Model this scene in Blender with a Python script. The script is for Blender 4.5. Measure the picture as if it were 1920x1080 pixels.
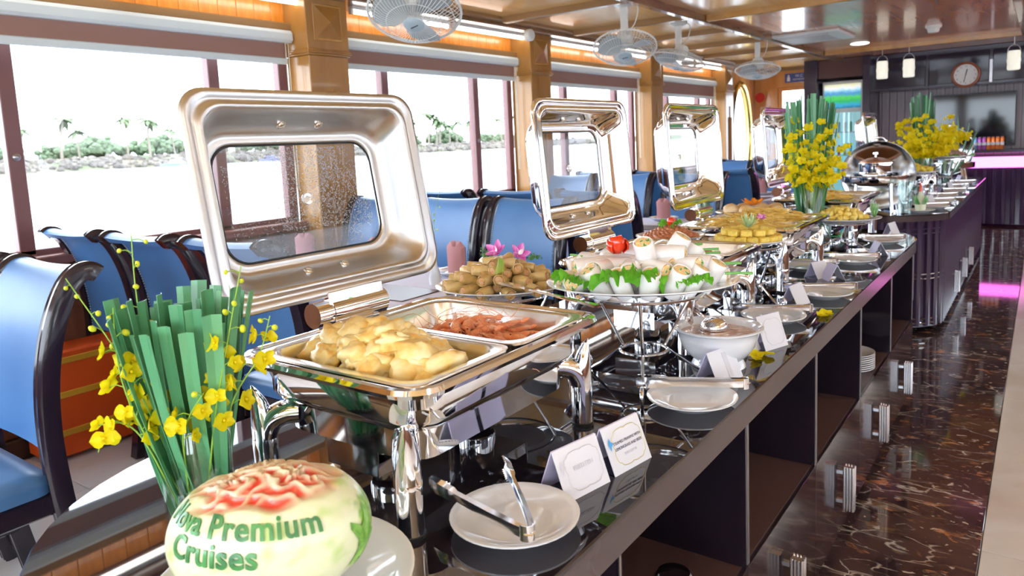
import bpy, bmesh, math, random
from mathutils import Vector, Matrix, Euler, noise as mnoise
from math import sin, cos, pi, sqrt, atan2, radians
rnd = random.Random(7)
S = bpy.context.scene
COL = S.collection
for o in list(bpy.data.objects): bpy.data.objects.remove(o)

# ------------------------------------------------------------------ camera
cd = bpy.data.cameras.new('camera'); cam = bpy.data.objects.new('camera', cd); COL.objects.link(cam)
cd.sensor_width = 36.0; cd.lens = 25.65; cd.shift_y = -100/1920; cd.clip_start = .02; cd.clip_end = 3000
cd.dof.use_dof = True; cd.dof.focus_distance = 1.6; cd.dof.aperture_fstop = 7.0
cam.matrix_world = Matrix(((0.809391, -0.034312, 0.586267, 0.503), (0.585441, 0.12587, -0.800884, 0.0), (-0.046314, 0.991453, 0.121966, 1.37), (0, 0, 0, 1)))
S.camera = cam
# ------------------------------------------------------------------ world: bright even overcast sky
w = bpy.data.worlds.new('overcast'); S.world = w; w.use_nodes = True
bg = w.node_tree.nodes['Background']; bg.inputs[0].default_value = (.84, .92, 1.03, 1); bg.inputs[1].default_value = 6.5
S.view_settings.view_transform = 'Standard'; S.view_settings.look = 'None'
S.view_settings.gamma = 1; S.view_settings.use_curve_mapping = False
S.view_settings.exposure = 0.72

# ------------------------------------------------------------------ helpers
def V(*a): return Vector(a)
class MB:
    def __init__(s): s.v = []; s.f = []
    def add(s, vs, fs):
        o = len(s.v); s.v += [Vector(v) for v in vs]; s.f += [tuple(i+o for i in f) for f in fs]; return s
    def loft(s, rings, c0=True, c1=True, closed=True):
        n = len(rings[0]); o = len(s.v)
        for r in rings: s.v += [Vector(p) for p in r]
        m = n if closed else n-1
        for k in range(len(rings)-1):
            a = o+k*n; b = a+n
            for i in range(m):
                j = (i+1) % n; s.f.append((a+i, a+j, b+j, b+i))
        if c0: s.f.append(tuple(o+i for i in range(n))[::-1])
        if c1: s.f.append(tuple(o+(len(rings)-1)*n+i for i in range(n)))
        return s
    def box(s, x0, x1, y0, y1, z0, z1, b=0.0):
        if b <= 0:
            return s.loft([[(x0,y0,z),(x1,y0,z),(x1,y1,z),(x0,y1,z)] for z in (z0,z1)])
        def rr(i, z):
            c = b+i*.0
            return [(x0+c,y0+i,z),(x1-c,y0+i,z),(x1-i,y0+c,z),(x1-i,y1-c,z),(x1-c,y1-i,z),(x0+c,y1-i,z),(x0+i,y1-c,z),(x0+i,y0+c,z)]
        def rr2(z):
            return [(x0+b*1.3,y0+b,z),(x1-b*1.3,y0+b,z),(x1-b,y0+b*1.3,z),(x1-b,y1-b*1.3,z),(x1-b*1.3,y1-b,z),(x0+b*1.3,y1-b,z),(x0+b,y1-b*1.3,z),(x0+b,y0+b*1.3,z)]
        return s.loft([rr2(z0), rr(0, z0+b), rr(0, z1-b), rr2(z1)])
    def lathe(s, prof, n=24, c=(0,0,0), c0=True, c1=True):
        return s.loft([[(c[0]+r*cos(2*pi*i/n), c[1]+r*sin(2*pi*i/n), c[2]+z) for i in range(n)] for r, z in prof], c0, c1)
    def tube(s, path, r, n=8, closed=False, caps=True):
        P = [Vector(p) for p in path]; m = len(P); rings = []; up = None
        for i in range(m):
            a = P[(i-1) % m] if (closed or i > 0) else P[i]; b = P[(i+1) % m] if (closed or i < m-1) else P[i]
            t = (b-a)
            if t.length < 1e-9: t = Vector((0,0,1))
            t.normalize()
            if up is None:
                up = Vector((0,0,1)) if abs(t.z) < .9 else Vector((1,0,0))
            up = (up - t*up.dot(t))
            if up.length < 1e-6: up = t.orthogonal()
            up.normalize(); sd = t.cross(up); rr = r[i] if isinstance(r, (list, tuple)) else r
            rings.append([P[i]+up*(rr*cos(2*pi*k/n))+sd*(rr*sin(2*pi*k/n)) for k in range(n)])
        if closed: rings.append(rings[0]); caps = False
        return s.loft(rings, caps, caps)
    def ell(s, c, r, nu=12, nv=8, rot=None, fn=None):
        c = Vector(c); rings = []
        for j in range(nv+1):
            th = pi*(j/nv); th = min(max(th, .02), pi-.02); ring = []
            for i in range(nu):
                ph = 2*pi*i/nu; d = Vector((sin(th)*cos(ph), sin(th)*sin(ph), -cos(th)))
                k = fn(d) if fn else 1.0
                p = Vector((d.x*r[0]*k, d.y*r[1]*k, d.z*r[2]*k))
                if rot is not None: p = rot @ p
                ring.append(c+p)
            rings.append(ring)
        return s.loft(rings)
    def xf(s, m):
        s.v = [m @ v for v in s.v]; return s
    def mesh(s, name, mat=None, smooth=True, angle=38):
        me = bpy.data.meshes.new(name); me.from_pydata([tuple(v) for v in s.v], [], s.f); me.validate()
        bm = bmesh.new(); bm.from_mesh(me); bmesh.ops.remove_doubles(bm, verts=bm.verts, dist=1e-6)
        bmesh.ops.recalc_face_normals(bm, faces=bm.faces); bm.to_mesh(me); bm.free()
        if mat: me.materials.append(mat)
        if smooth and len(me.polygons):
            me.polygons.foreach_set('use_smooth', [True]*len(me.polygons)); me.set_sharp_from_angle(angle=radians(angle))
        me.update(); return me
    def build(s, name, mat, parent=None, smooth=True, angle=38, **tags):
        return place(name, s.mesh(name, mat, smooth, angle), parent, None, **tags)
def tag(o, label=None, cat=None, group=None, kind=None):
    if label: o['label'] = label
    if cat: o['category'] = cat
    if group: o['group'] = group
    if kind: o['kind'] = kind
    return o
def place(name, me, parent=None, mtx=None, **t):
    o = bpy.data.objects.new(name, me); COL.objects.link(o)
    if parent is not None: o.parent = parent
    if mtx is not None:
        if isinstance(mtx, Matrix): o.matrix_basis = mtx
        else: o.location = mtx
    return tag(o, **t)
def empty(name, loc=(0,0,0), rz=0, **t):
    o = bpy.data.objects.new(name, None); COL.objects.link(o); o.empty_display_size = .05
    o.location = loc; o.rotation_euler = (0,0,rz); return tag(o, **t)
CH = {}
def kids(o): return [c for c in bpy.data.objects if c.parent == o]
def tree(o): return (o, [tree(c) for c in kids(o)])
def copy_tree(t, loc=None, rz=None, parent=None, **tg):
    o = t[0].copy(); COL.objects.link(o)
    if parent is not None: o.parent = parent
    if loc is not None: o.location = loc
    if rz is not None: o.rotation_euler = (0,0,rz)
    for c in t[1]: copy_tree(c, parent=o)
    return tag(o, **tg)
def TRS(loc, e=(0,0,0), sc=(1,1,1)):
    if isinstance(sc, (int, float)): sc = (sc,)*3
    return Matrix.LocRotScale(Vector(loc), Euler(e), Vector(sc))
def rrect(hx, hy, r, n=5, cx=0, cy=0, z=0):
    out = []; r = min(r, hx*.999, hy*.999)
    for q, (sx, sy) in enumerate(((1,1),(-1,1),(-1,-1),(1,-1))):
        for i in range(n+1):
            a = pi/2*(q+i/n); out.append((cx+sx*(hx-r)+r*cos(a), cy+sy*(hy-r)+r*sin(a), z))
    return out
def bez(pts, n):
    P = [Vector(p) for p in pts]; out = []; m = len(P)
    for i in range(m-1):
        p0 = P[max(i-1,0)]; p1 = P[i]; p2 = P[i+1]; p3 = P[min(i+2,m-1)]
        for k in range(n):
            t = k/n
            out.append(.5*((2*p1)+(p2-p0)*t+(2*p0-5*p1+4*p2-p3)*t*t+(3*p1-p0-3*p2+p3)*t**3))
    out.append(P[-1]); return out
def text_mesh(body, size, depth=0.0, align='CENTER', space=1.0, bold=0.0):
    cu = bpy.data.curves.new('t', 'FONT'); cu.body = body; cu.size = size; cu.align_x = align; cu.align_y = 'CENTER'
    cu.extrude = depth; cu.space_character = space; cu.offset = bold; cu.resolution_u = 3
    o = bpy.data.objects.new('t', cu); COL.objects.link(o)
    dg = bpy.context.evaluated_depsgraph_get(); me = bpy.data.meshes.new_from_object(o.evaluated_get(dg))
    bpy.data.objects.remove(o); bpy.data.curves.remove(cu); return me
# ------------------------------------------------------------------ materials
MATS = {}
def M(name, col=(.8,.8,.8), rough=.5, metal=0.0, spec=None, coat=0, trans=0, ior=None, emit=None, es=0, bump=None, var=None, sss=0, sheen=0, sc=(1,1,1), coords='Object', alpha=1, coatr=.04, transl=None):
    m = bpy.data.materials.new(name); m.use_nodes = True; nt = m.node_tree; b = nt.nodes['Principled BSDF']; I = b.inputs
    I['Base Color'].default_value = (*col, 1); I['Roughness'].default_value = rough; I['Metallic'].default_value = metal
    if spec is not None: I['Specular IOR Level'].default_value = spec
    if coat: I['Coat Weight'].default_value = coat; I['Coat Roughness'].default_value = coatr
    if trans: I['Transmission Weight'].default_value = trans
    if ior: I['IOR'].default_value = ior
    if emit: I['Emission Color'].default_value = (*emit, 1); I['Emission Strength'].default_value = es
    if sss: I['Subsurface Weight'].default_value = sss; I['Subsurface Radius'].default_value = (.01,.006,.004); I['Subsurface Scale'].default_value = .5
    if alpha < 1: I['Alpha'].default_value = alpha
    if var or bump:
        tc = nt.nodes.new('ShaderNodeTexCoord'); mp = nt.nodes.new('ShaderNodeMapping'); mp.inputs['Scale'].default_value = sc
        nt.links.new(tc.outputs[coords], mp.inputs[0])
    if var:   # (scale, [(pos,col),...], detail)
        nz = nt.nodes.new('ShaderNodeTexNoise'); nz.inputs['Scale'].default_value = var[0]; nz.inputs['Detail'].default_value = var[2] if len(var) > 2 else 4
        if len(var) > 3: nz.inputs['Distortion'].default_value = var[3]
        cr = nt.nodes.new('ShaderNodeValToRGB'); e = cr.color_ramp.elements
        while len(e) < len(var[1]): e.new(.5)
        for k, (p, c) in enumerate(var[1]): e[k].position = p; e[k].color = (*c, 1)
        nt.links.new(mp.outputs[0], nz.inputs['Vector']); nt.links.new(nz.outputs['Fac'], cr.inputs[0]); nt.links.new(cr.outputs[0], I['Base Color'])
    if bump:  # (scale, strength, distance)
        n2 = nt.nodes.new('ShaderNodeTexNoise'); n2.inputs['Scale'].default_value = bump[0]; n2.inputs['Detail'].default_value = 3
        bp = nt.nodes.new('ShaderNodeBump'); bp.inputs['Strength'].default_value = bump[1]; bp.inputs['Distance'].default_value = bump[2]
        nt.links.new(mp.outputs[0], n2.inputs['Vector']); nt.links.new(n2.outputs['Fac'], bp.inputs['Height']); nt.links.new(bp.outputs[0], I['Normal'])
    if transl:   # thin petals and leaves let light through
        out = nt.nodes['Material Output']; tl = nt.nodes.new('ShaderNodeBsdfTranslucent'); tl.inputs[0].default_value = (*transl, 1)
        mx = nt.nodes.new('ShaderNodeMixShader'); mx.inputs[0].default_value = .4
        nt.links.new(b.outputs[0], mx.inputs[1]); nt.links.new(tl.outputs[0], mx.inputs[2]); nt.links.new(mx.outputs[0], out.inputs[0])
    MATS[name] = m; return m
def thin_glass(name, tint=(.97,.99,.99), gl=.08):
    m = bpy.data.materials.new(name); m.use_nodes = True; nt = m.node_tree; nt.nodes.clear()
    out = nt.nodes.new('ShaderNodeOutputMaterial'); tr = nt.nodes.new('ShaderNodeBsdfTransparent'); tr.inputs[0].default_value = (*tint, 1)
    g = nt.nodes.new('ShaderNodeBsdfGlossy'); g.inputs['Roughness'].default_value = .01; g.inputs['Color'].default_value = (1,1,1,1)
    fr = nt.nodes.new('ShaderNodeLayerWeight'); fr.inputs[0].default_value = .5
    pw = nt.nodes.new('ShaderNodeMath'); pw.operation = 'POWER'; pw.inputs[1].default_value = 4.5; nt.links.new(fr.outputs['Facing'], pw.inputs[0])
    mul = nt.nodes.new('ShaderNodeMath'); mul.operation = 'MULTIPLY_ADD'; mul.inputs[1].default_value = .7; mul.inputs[2].default_value = gl*.5
    mx = nt.nodes.new('ShaderNodeMixShader'); nt.links.new(pw.outputs[0], mul.inputs[0]); nt.links.new(mul.outputs[0], mx.inputs[0])
    nt.links.new(tr.outputs[0], mx.inputs[1]); nt.links.new(g.outputs[0], mx.inputs[2]); nt.links.new(mx.outputs[0], out.inputs[0]); return m
chrome = M('chrome', (.90,.91,.94), .05, 1)
wire_chrome = M('wire_chrome', (.86,.86,.88), .10, 1)
satin = M('satin_steel', (.66,.66,.66), .30, 1, bump=(900,.05,.0005), sc=(1,.05,1))
pan_steel = M('pan_steel', (.84,.83,.81), .2, 1)
rubber = M('black_rubber', (.012,.012,.013), .5)
granite = M('black_granite', (.016,.012,.018), .02, ior=1.75, var=(60, [(0,(.010,.008,.012)),(.8,(.024,.018,.026))], 6))
apron_m = M('dark_brown_lacquer', (.05,.034,.04), .14, ior=1.7, var=(3, [(.3,(.040,.026,.031)),(.75,(.075,.052,.060))], 4))
drawer_m = M('plum_brown_drawer_gloss', (.03,.018,.024), .10, ior=1.5, var=(4, [(.4,(.022,.014,.018)),(.7,(.045,.028,.034))], 5))
cab_m = M('black_cabinet_gloss', (.015,.010,.017), .08, ior=1.6)
shelf_m = M('brown_shelf_board', (.10,.055,.05), .25)
purple_m = M('dark_purple_gloss', (.05,.028,.068), .1, ior=1.6)
edge_m = M('aluminium_edge', (.42,.40,.42), .3, 1)
porcelain = M('white_porcelain', (.75,.76,.78), .08, coat=.5)
blue = M('blue_leather', (.065,.19,.43), .38, var=(2.5, [(.3,(.055,.165,.39)),(.7,(.085,.225,.48))], 3), bump=(160,.06,.001))
darkwood = M('near_black_stained_wood', (.018,.012,.024), .16, coat=.4)
nail_m = M('pale_brass_nails', (.75,.68,.5), .3, 1)
cloth = M('lavender_white_cloth', (.66,.65,.78), .85)
napkin_m = M('dusty_pink_linen', (.48,.22,.23), .8)
wall_wood = M('honey_wood', (.50,.24,.05), .22, coat=.35, var=(3, [(.25,(.40,.175,.035)),(.55,(.56,.28,.065)),(.8,(.48,.22,.05))], 6, .6), sc=(1.5,6,.6))
pil_wood = M('pale_honey_wood', (.42,.20,.04), .3, coat=.2, var=(3, [(.25,(.35,.15,.028)),(.6,(.46,.22,.05)),(.85,(.40,.18,.038))], 6, .5), sc=(3,3,.5))
frieze_w = M('orange_pine', (.75,.26,.03), .28, coat=.3, var=(4, [(.25,(.58,.17,.015)),(.55,(.82,.30,.035)),(.85,(.66,.21,.02))], 6, .6), sc=(1,4,.8))
mould_w = M('olive_brown_moulding', (.33,.18,.07), .3, coat=.2)
beam_w = M('brown_beam_wood', (.24,.12,.05), .25, coat=.4, var=(4, [(.3,(.17,.08,.035)),(.7,(.30,.155,.065))], 5), sc=(1,1,6))
ceil_w = M('lacquered_ceiling_wood', (.70,.36,.11), .25, coat=.5, coatr=.12, var=(1.2, [(.25,(.72,.37,.11)),(.5,(.88,.54,.20)),(.8,(.78,.42,.14))], 6, .8), sc=(4,.5,1))
ceil_r = M('lacquered_red_ceiling_wood', (.60,.22,.09), .25, coat=.45, coatr=.08, var=(1.2, [(.25,(.52,.17,.06)),(.5,(.68,.27,.12)),(.8,(.58,.20,.08))], 6, .8), sc=(4,.5,1))
frame_m = M('maroon_window_frame', (.22,.10,.10), .4)
lowwall = M('red_brown_panelling', (.19,.075,.035), .4, var=(3, [(.3,(.13,.05,.025)),(.7,(.25,.10,.045))], 5), sc=(1,5,.6))
blind_white = M('white_blind_aluminium', (.72,.80,.80), .4)
blind_fab = M('brown_blind_fabric', (.36,.20,.16), .9)
tile_m = M('pale_grey_floor_tile', (.68,.66,.65), .22, var=(2, [(.3,(.63,.61,.60)),(.7,(.74,.72,.71))], 5))
marble_w = M('cream_marble', (.70,.65,.60), .12, var=(1.3, [(.3,(.64,.57,.50)),(.55,(.76,.73,.69)),(.7,(.68,.62,.56))], 8, 1.2))
grout = M('grout', (.35,.34,.33), .8)
glassw = thin_glass('window_glass', (.97,.985,.985), .05)
glass_v = thin_glass('vase_glass', (.90,.95,.94), .16)
glass_l = thin_glass('lid_glass', (.88,.90,.91), .12)
acrylic = thin_glass('clear_acrylic', (.93,.92,.98), .12)
white_pl = M('white_plastic', (.80,.80,.76), .35)
tube_em = M('fluorescent_tube', (1,1,1), .4, emit=(1,.97,.92), es=6)
paper = M('white_card', (.72,.72,.77), .6)
leaf = M('pandan_leaf', (.08,.28,.12), .34, var=(5, [(.3,(.06,.24,.11)),(.6,(.11,.36,.17)),(.85,(.20,.48,.22))], 3), sc=(4,4,.3))
stem_m = M('lime_stem', (.30,.52,.06), .5)
yel = M('yellow_orchid_petal', (.92,.78,.005), .5, transl=(.95,.80,.01))
lettuce_m = M('bright_lettuce', (.13,.50,.02), .4, var=(60, [(.3,(.08,.40,.015)),(.7,(.22,.62,.05))], 3), transl=(.25,.65,.04))
# ================================================================== SETTING
def black_marble():
    m = bpy.data.materials.new('black_gold_marble'); m.use_nodes = True; nt = m.node_tree; L = nt.links.new
    b = nt.nodes['Principled BSDF']; b.inputs['Roughness'].default_value = .05; b.inputs['IOR'].default_value = 1.6
    tc = nt.nodes.new('ShaderNodeTexCoord'); mp = nt.nodes.new('ShaderNodeMapping'); mp.inputs['Scale'].default_value = (1.0, 2.0, 1); mp.inputs['Rotation'].default_value = (0,0,.5)
    L(tc.outputs['Object'], mp.inputs[0])
    dn = nt.nodes.new('ShaderNodeTexNoise'); dn.inputs['Scale'].default_value = 3.2; dn.inputs['Detail'].default_value = 7
    L(mp.outputs[0], dn.inputs['Vector'])
    mix = nt.nodes.new('ShaderNodeMixRGB'); mix.inputs[0].default_value = .22; L(mp.outputs[0], mix.inputs[1]); L(dn.outputs['Color'], mix.inputs[2])
    def vein(scale, lo, hi):
        vo = nt.nodes.new('ShaderNodeTexVoronoi'); vo.feature = 'DISTANCE_TO_EDGE'; vo.inputs['Scale'].default_value = scale; L(mix.outputs[0], vo.inputs['Vector'])
        cr = nt.nodes.new('ShaderNodeValToRGB'); cr.color_ramp.elements[0].position = lo; cr.color_ramp.elements[0].color = (1,1,1,1)
        cr.color_ramp.elements[1].position = hi; cr.color_ramp.elements[1].color = (0,0,0,1); L(vo.outputs['Distance'], cr.inputs[0]); return cr.outputs[0]
    def mask(scale, lo, hi, off):
        mpp = nt.nodes.new('ShaderNodeMapping'); mpp.inputs['Location'].default_value = (off,off,0); L(mp.outputs[0], mpp.inputs[0])
        nz = nt.nodes.new('ShaderNodeTexNoise'); nz.inputs['Scale'].default_value = scale; nz.inputs['Detail'].default_value = 5; nz.inputs['Distortion'].default_value = 1.2; L(mpp.outputs[0], nz.inputs['Vector'])
        cr = nt.nodes.new('ShaderNodeValToRGB'); cr.color_ramp.elements[0].position = lo; cr.color_ramp.elements[1].position = hi
        L(nz.outputs['Fac'], cr.inputs[0]); return cr.outputs[0]
    def mul(a, c):
        n = nt.nodes.new('ShaderNodeMixRGB'); n.blend_type = 'MULTIPLY'; n.inputs[0].default_value = 1; L(a, n.inputs[1]); L(c, n.inputs[2]); return n.outputs[0]
    def over(base, fac, col):
        n = nt.nodes.new('ShaderNodeMixRGB'); L(fac, n.inputs[0])
        if isinstance(base, tuple): n.inputs[1].default_value = (*base, 1)
        else: L(base, n.inputs[1])
        n.inputs[2].default_value = (*col, 1); return n.outputs[0]
    c = over((.042,.026,.030), mask(2.0,.45,.72,3.1), (.10,.055,.048))
    c = over(c, mask(9.0,.60,.66,2.2), (.17,.10,.06))
    c = over(c, mul(mask(11.0,.60,.635,7.7), mask(2.2,.48,.56,4.0)), (.50,.20,.08))
    c = over(c, mul(vein(7.0,.0,.030), mask(4.2,.52,.60,1.3)), (.55,.46,.38))
    c = over(c, mul(vein(3.4,.0,.012), mask(2.4,.50,.58,5.3)), (.62,.56,.50))
    c = over(c, mask(16.0,.655,.69,9.1), (.60,.50,.40))
    L(c, b.inputs['Base Color']); return m
marble_b = black_marble()

# floor: screed slab, pale tiles (left), black marble strip (aisle), cream marble (right)
fl = MB().box(-3.55, 3.7, -2.2, 12.6, -.16, -.012).build('floor', grout, kind='structure')
tm = MB().box(-.298, .298, -.298, .298, -.012, 0, .002).mesh('floor_tile', tile_m)
for i in range(4):
    for j in range(22):
        place('floor_tile', tm, fl, (-3.05+.6*i, -1.4+.6*j, rnd.uniform(-.0006,0)))
bm_ = MB().box(-.7275, .7275, -.998, .998, -.012, 0, .0015).mesh('marble_slab', marble_b)
for j in range(7): place('marble_slab', bm_, fl, (-.3475, -1.0+2*j+.0, 0))
cm = MB().box(-.7975, .7975, -.798, .798, -.012, 0, .0015).mesh('cream_slab', marble_w)
for i in range(2):
    for j in range(9): place('cream_slab', cm, fl, (1.18+1.6*i, -1.35+1.6*j, 0))

# left wall below the windows
wl = MB().box(-3.55, -3.40, -2.2, 12.6, -.012, .90).build('wall_left', lowwall, kind='structure')
for j in range(5):     # raised panels between the pillars
    pb = -1.55+2.45*j
    MB().box(-3.402, -3.385, pb+.1, pb+2.0, .16, .80, .006).build('panel', lowwall, wl)
MB().box(-3.42, -3.36, -2.2, 12.3, 0, .10, .006).build('baseboard_left', M('dark_brown_base', (.05,.025,.018), .4), kind='structure')
MB().box(-3.56, -3.33, -2.2, 11.0, .90, .945, .006).build('trim_1', M('maroon_sill', (.26,.11,.09), .35), kind='structure', smooth=True)
# frieze above the windows: backing and individual planks
fr = MB().box(-3.55, -3.42, -2.2, 12.6, 2.14, 2.42).build('trim_2', lowwall, kind='structure')
pk = MB().box(-.006, .010, -.059, .059, 2.17, 2.335, .002).mesh('plank', frieze_w)
j = 0; y = -2.1
while y < 11.0:
    place('plank', pk, fr, (-3.418+rnd.uniform(0,.003), y, 0)); y += .121
MB().box(-3.43, -3.34, -2.2, 11.0, 2.14, 2.19, .008).build('trim_3', mould_w, kind='structure')
MB().box(-3.55, -3.12, -2.2, 12.3, 2.335, 2.405, .008).build('trim_4', beam_w, kind='structure')
MB().box(-3.12, -3.06, -2.2, 12.3, 2.365, 2.405, .008).build('trim_5', mould_w, kind='structure')

# pillars
def pillar(yc, i):
    p = empty('trim_%d' % (10+i), (0, yc, 0), kind='structure')
    MB().box(-3.42, -3.20, -.16, .16, 0, 1.985, .005).build('shaft', pil_wood, p)
    MB().box(-3.42, -3.195, -.168, .168, 2.02, 2.34, .004).build('head', pil_wood, p)
    q = MB()
    for z, e in ((1.985,.012),(1.997,.02),(2.009,.014)): q.box(-3.42, -3.20+e, -.16-e, .16+e, z, z+.012, .003)
    q.build('moulding', pil_wood, p)
    MB().box(-3.1955, -3.189, -.115, .115, 2.075, 2.30, .003).build('sunk_panel', wall_wood, p)
    MB().add([(-3.19,-.105,2.085),(-3.19,.105,2.085),(-3.19,.105,2.29),(-3.19,-.105,2.29),(-3.160,0,2.187)], [(0,1,4),(1,2,4),(2,3,4),(3,0,4),(3,2,1,0)]).build('pyramid_boss', pil_wood, p, smooth=False)
    for k, (dy, zt) in enumerate(((-.05,1.62),(0,1.78),(.05,1.62))):
        MB().tube([(-3.199, dy, .4), (-3.199, dy, zt)], .009, 6).build('flute', pil_wood, p)
    return p
PY = [-1.73, .72, 3.18, 5.62, 8.08, 10.53]
for i, yy in enumerate(PY): pillar(yy, i)

# windows
mull = {1: (1.434, 2.50), 2: (3.876, 4.94), 3: (6.386, 7.47), 4: (8.88, 9.93), 0: (-1.0, .05)}
def bar(q, y0, y1, z0=.945, z1=2.16): q.box(-3.48, -3.42, y0, y1, z0, z1, .004)
for b in range(5):
    y0, y1 = PY[b]+.16, PY[b+1]-.16
    wn = empty('window_%d' % (b+1), (0,0,0), kind='structure')
    q = MB(); q.box(-3.48, -3.42, y0, y1, 2.08, 2.16, .004); q.box(-3.48, -3.42, y0, y1, .93, .975, .004); bar(q, y0, y0+.07); bar(q, y1-.07, y1)
    q.build('window_frame', frame_m, wn)
    for m_ in mull[b]:
        q = MB(); bar(q, m_-.035, m_+.035, .95, 2.1); q.box(-3.49, -3.465, m_-.028, m_-.004, .96, 2.1)
        o = q.build('mullion', frame_m, wn)
        MB().lathe([(.0,0),(.018,0),(.018,.006),(.010,.012),(0,.013)], 10).xf(TRS((-3.42, m_, 1.42), (0,pi/2,0))).build('window_latch', edge_m, o)
    ys = [y0+.07]+list(mull[b])+[y1-.07]
    for k in range(3):
        MB().box(-3.456, -3.450, ys[k]+.02, ys[k+1]-.02, .97, 2.09).build('pane', glassw, wn)
    # roller blind (a thing of its own)
    rb = empty('roller_blind', (-3.36, (y0+y1)/2, 2.10), label=['white cased roller blind over the window beside the camera', 'white cased roller blind over the leftmost big window', 'white cased roller blind behind the nearest open lid',
               'white cased roller blind above the second open lid', 'white cased roller blind above the third open lid'][b], cat='blind', group='roller blinds on the window wall')
    hl = (y1-y0)/2-.02
    drop = [0,0,0,-.02,-.05][b]
    MB().loft([[(x, s, z) for x, z in ((-.04,.04),(.03,.04),(.045,.02),(.045,-.02),(.03,-.035),(-.04,-.035))] for s in (-hl, hl)]).build('cassette', blind_white, rb, angle=20)
    MB().box(-.005, .0, -hl+.02, hl-.02, -.125+drop, -.03).build('fabric', blind_fab, rb)
    MB().box(-.012, .010, -hl+.02, hl-.02, -.165+drop, -.125+drop, .005).build('bottom_rail', blind_white, rb)
    q = MB(); q.tube([(.03, hl-.03, -.03), (.03, hl-.03, -.95)], .003, 5); q.tube([(.03, hl-.05, -.03), (.03, hl-.05, -.95)], .003, 5)
    q.build('pull_cord', M('cream_cord', (.75,.68,.5), .7) if b == 0 else MATS['cream_cord'], rb)

# fluorescent tubes above the windows
for b in range(5):
    for k in range(2):
        yc = PY[b]+.22+.55+k*1.06
        t = empty('tube_lamp', (-3.27, yc, 2.315), label='%s slim fluorescent tube lamp above window bay %s' % (['near half','far half'][k], ['beside the camera','at the far left','behind the nearest lid','behind the second lid','before the round window'][b]), cat='lamp', group='tube lamps over the windows')
        MB().box(-.025, .025, -.50, .50, .0, .03, .004).build('housing', white_pl, t)
        MB().tube([(0,-.49,-.014),(0,.49,-.014)], .013, 10).build('tube', tube_em, t)
        for s in (-1,1): MB().box(-.014,.014,s*.495-.01,s*.495+.01,-.03,.005).build('end_cap', white_pl, t)

# ceiling: slab, panels between beams
ce = MB().box(-3.55, 3.7, -2.2, 12.6, 2.44, 2.52).build('ceiling', beam_w, kind='structure')
XB = (-1.95, -1.885)
YL = [-2.2, -1.7, .5, 1.6, 2.7, 3.8, 4.9, 6.0, 7.05, 8.1, 9.2, 10.4, 12.3]
for k in range(len(YL)-1):
    MB().box(-3.06, XB[0], YL[k]+.03, YL[k+1]-.03, 2.395, 2.44, .002).build('ceiling_panel', ceil_w, ce)
    MB().box(-3.06, XB[0]-.002, YL[k+1]-.033, YL[k+1]+.033, 2.345, 2.44, .006).build('cross_beam', mould_w, ce)
YRr = [-2.2, 2.0, 6.25, 10.45, 12.3]
for k in range(4):
    for (xa, xb_) in ((XB[1], .25), (.32, 3.55)):
        MB().box(xa, xb_, YRr[k]+.035, YRr[k+1]-.035, 2.395, 2.44, .002).build('ceiling_panel', ceil_r if k > 1 else ceil_w, ce)
    MB().box(XB[1]+.002, 3.55, YRr[k+1]-.035, YRr[k+1]+.035, 2.345, 2.44, .006).build('cross_beam', wall_wood, ce)
MB().box(XB[0], XB[1], -2.2, 12.3, 2.335, 2.44, .006).build('long_beam', beam_w, ce)
MB().box(.252, .318, -2.2, 12.3, 2.345, 2.44, .006).build('long_beam', beam_w, ce)

# right wall with big windows (outside the frame: lights the aisle)
wr = empty('wall_right', (0,0,0), kind='structure')
MB().box(3.55, 3.70, -2.2, 12.6, -.012, .80).build('lower_panel', lowwall, wr)
MB().box(3.55, 3.70, -2.2, 12.6, 2.16, 2.44).build('upper_panel', M('cream_panel', (.70,.66,.58), .5), wr)
for k in range(6):  # unseen tube fittings, added to brighten the aisle and the far end
    t = empty('added_fill_lamp', (1.5, .4+2.1*k, 2.395), label='%s added white tube fitting, out of view over the right hand aisle' % ['nearest','second','third','fourth','fifth','farthest'][k], cat='lamp', group='added fill lamps over the aisle')
    MB().box(-.10,.10,-.62,.62,-.03,0,.006).build('housing', white_pl, t)
    for s in (-.05,.05): MB().tube([(s,-.58,-.045),(s,.58,-.045)], .014, 10).build('tube', tube_em, t)
for yy in PY: MB().box(3.52, 3.70, yy-.16, yy+.16, .80, 2.16).build('pier', pil_wood, wr)
sheer = bpy.data.materials.new('added_blind_fabric'); sheer.use_nodes = True; nt = sheer.node_tree; nt.nodes.clear()
_o = nt.nodes.new('ShaderNodeOutputMaterial'); _t = nt.nodes.new('ShaderNodeBsdfTranslucent'); _t.inputs[0].default_value = (.34,.34,.35,1)
_d = nt.nodes.new('ShaderNodeBsdfDiffuse'); _d.inputs[0].default_value = (.6,.6,.6,1); _a = nt.nodes.new('ShaderNodeAddShader')
nt.links.new(_t.outputs[0], _a.inputs[0]); nt.links.new(_d.outputs[0], _a.inputs[1]); nt.links.new(_a.outputs[0], _o.inputs[0])
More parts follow.
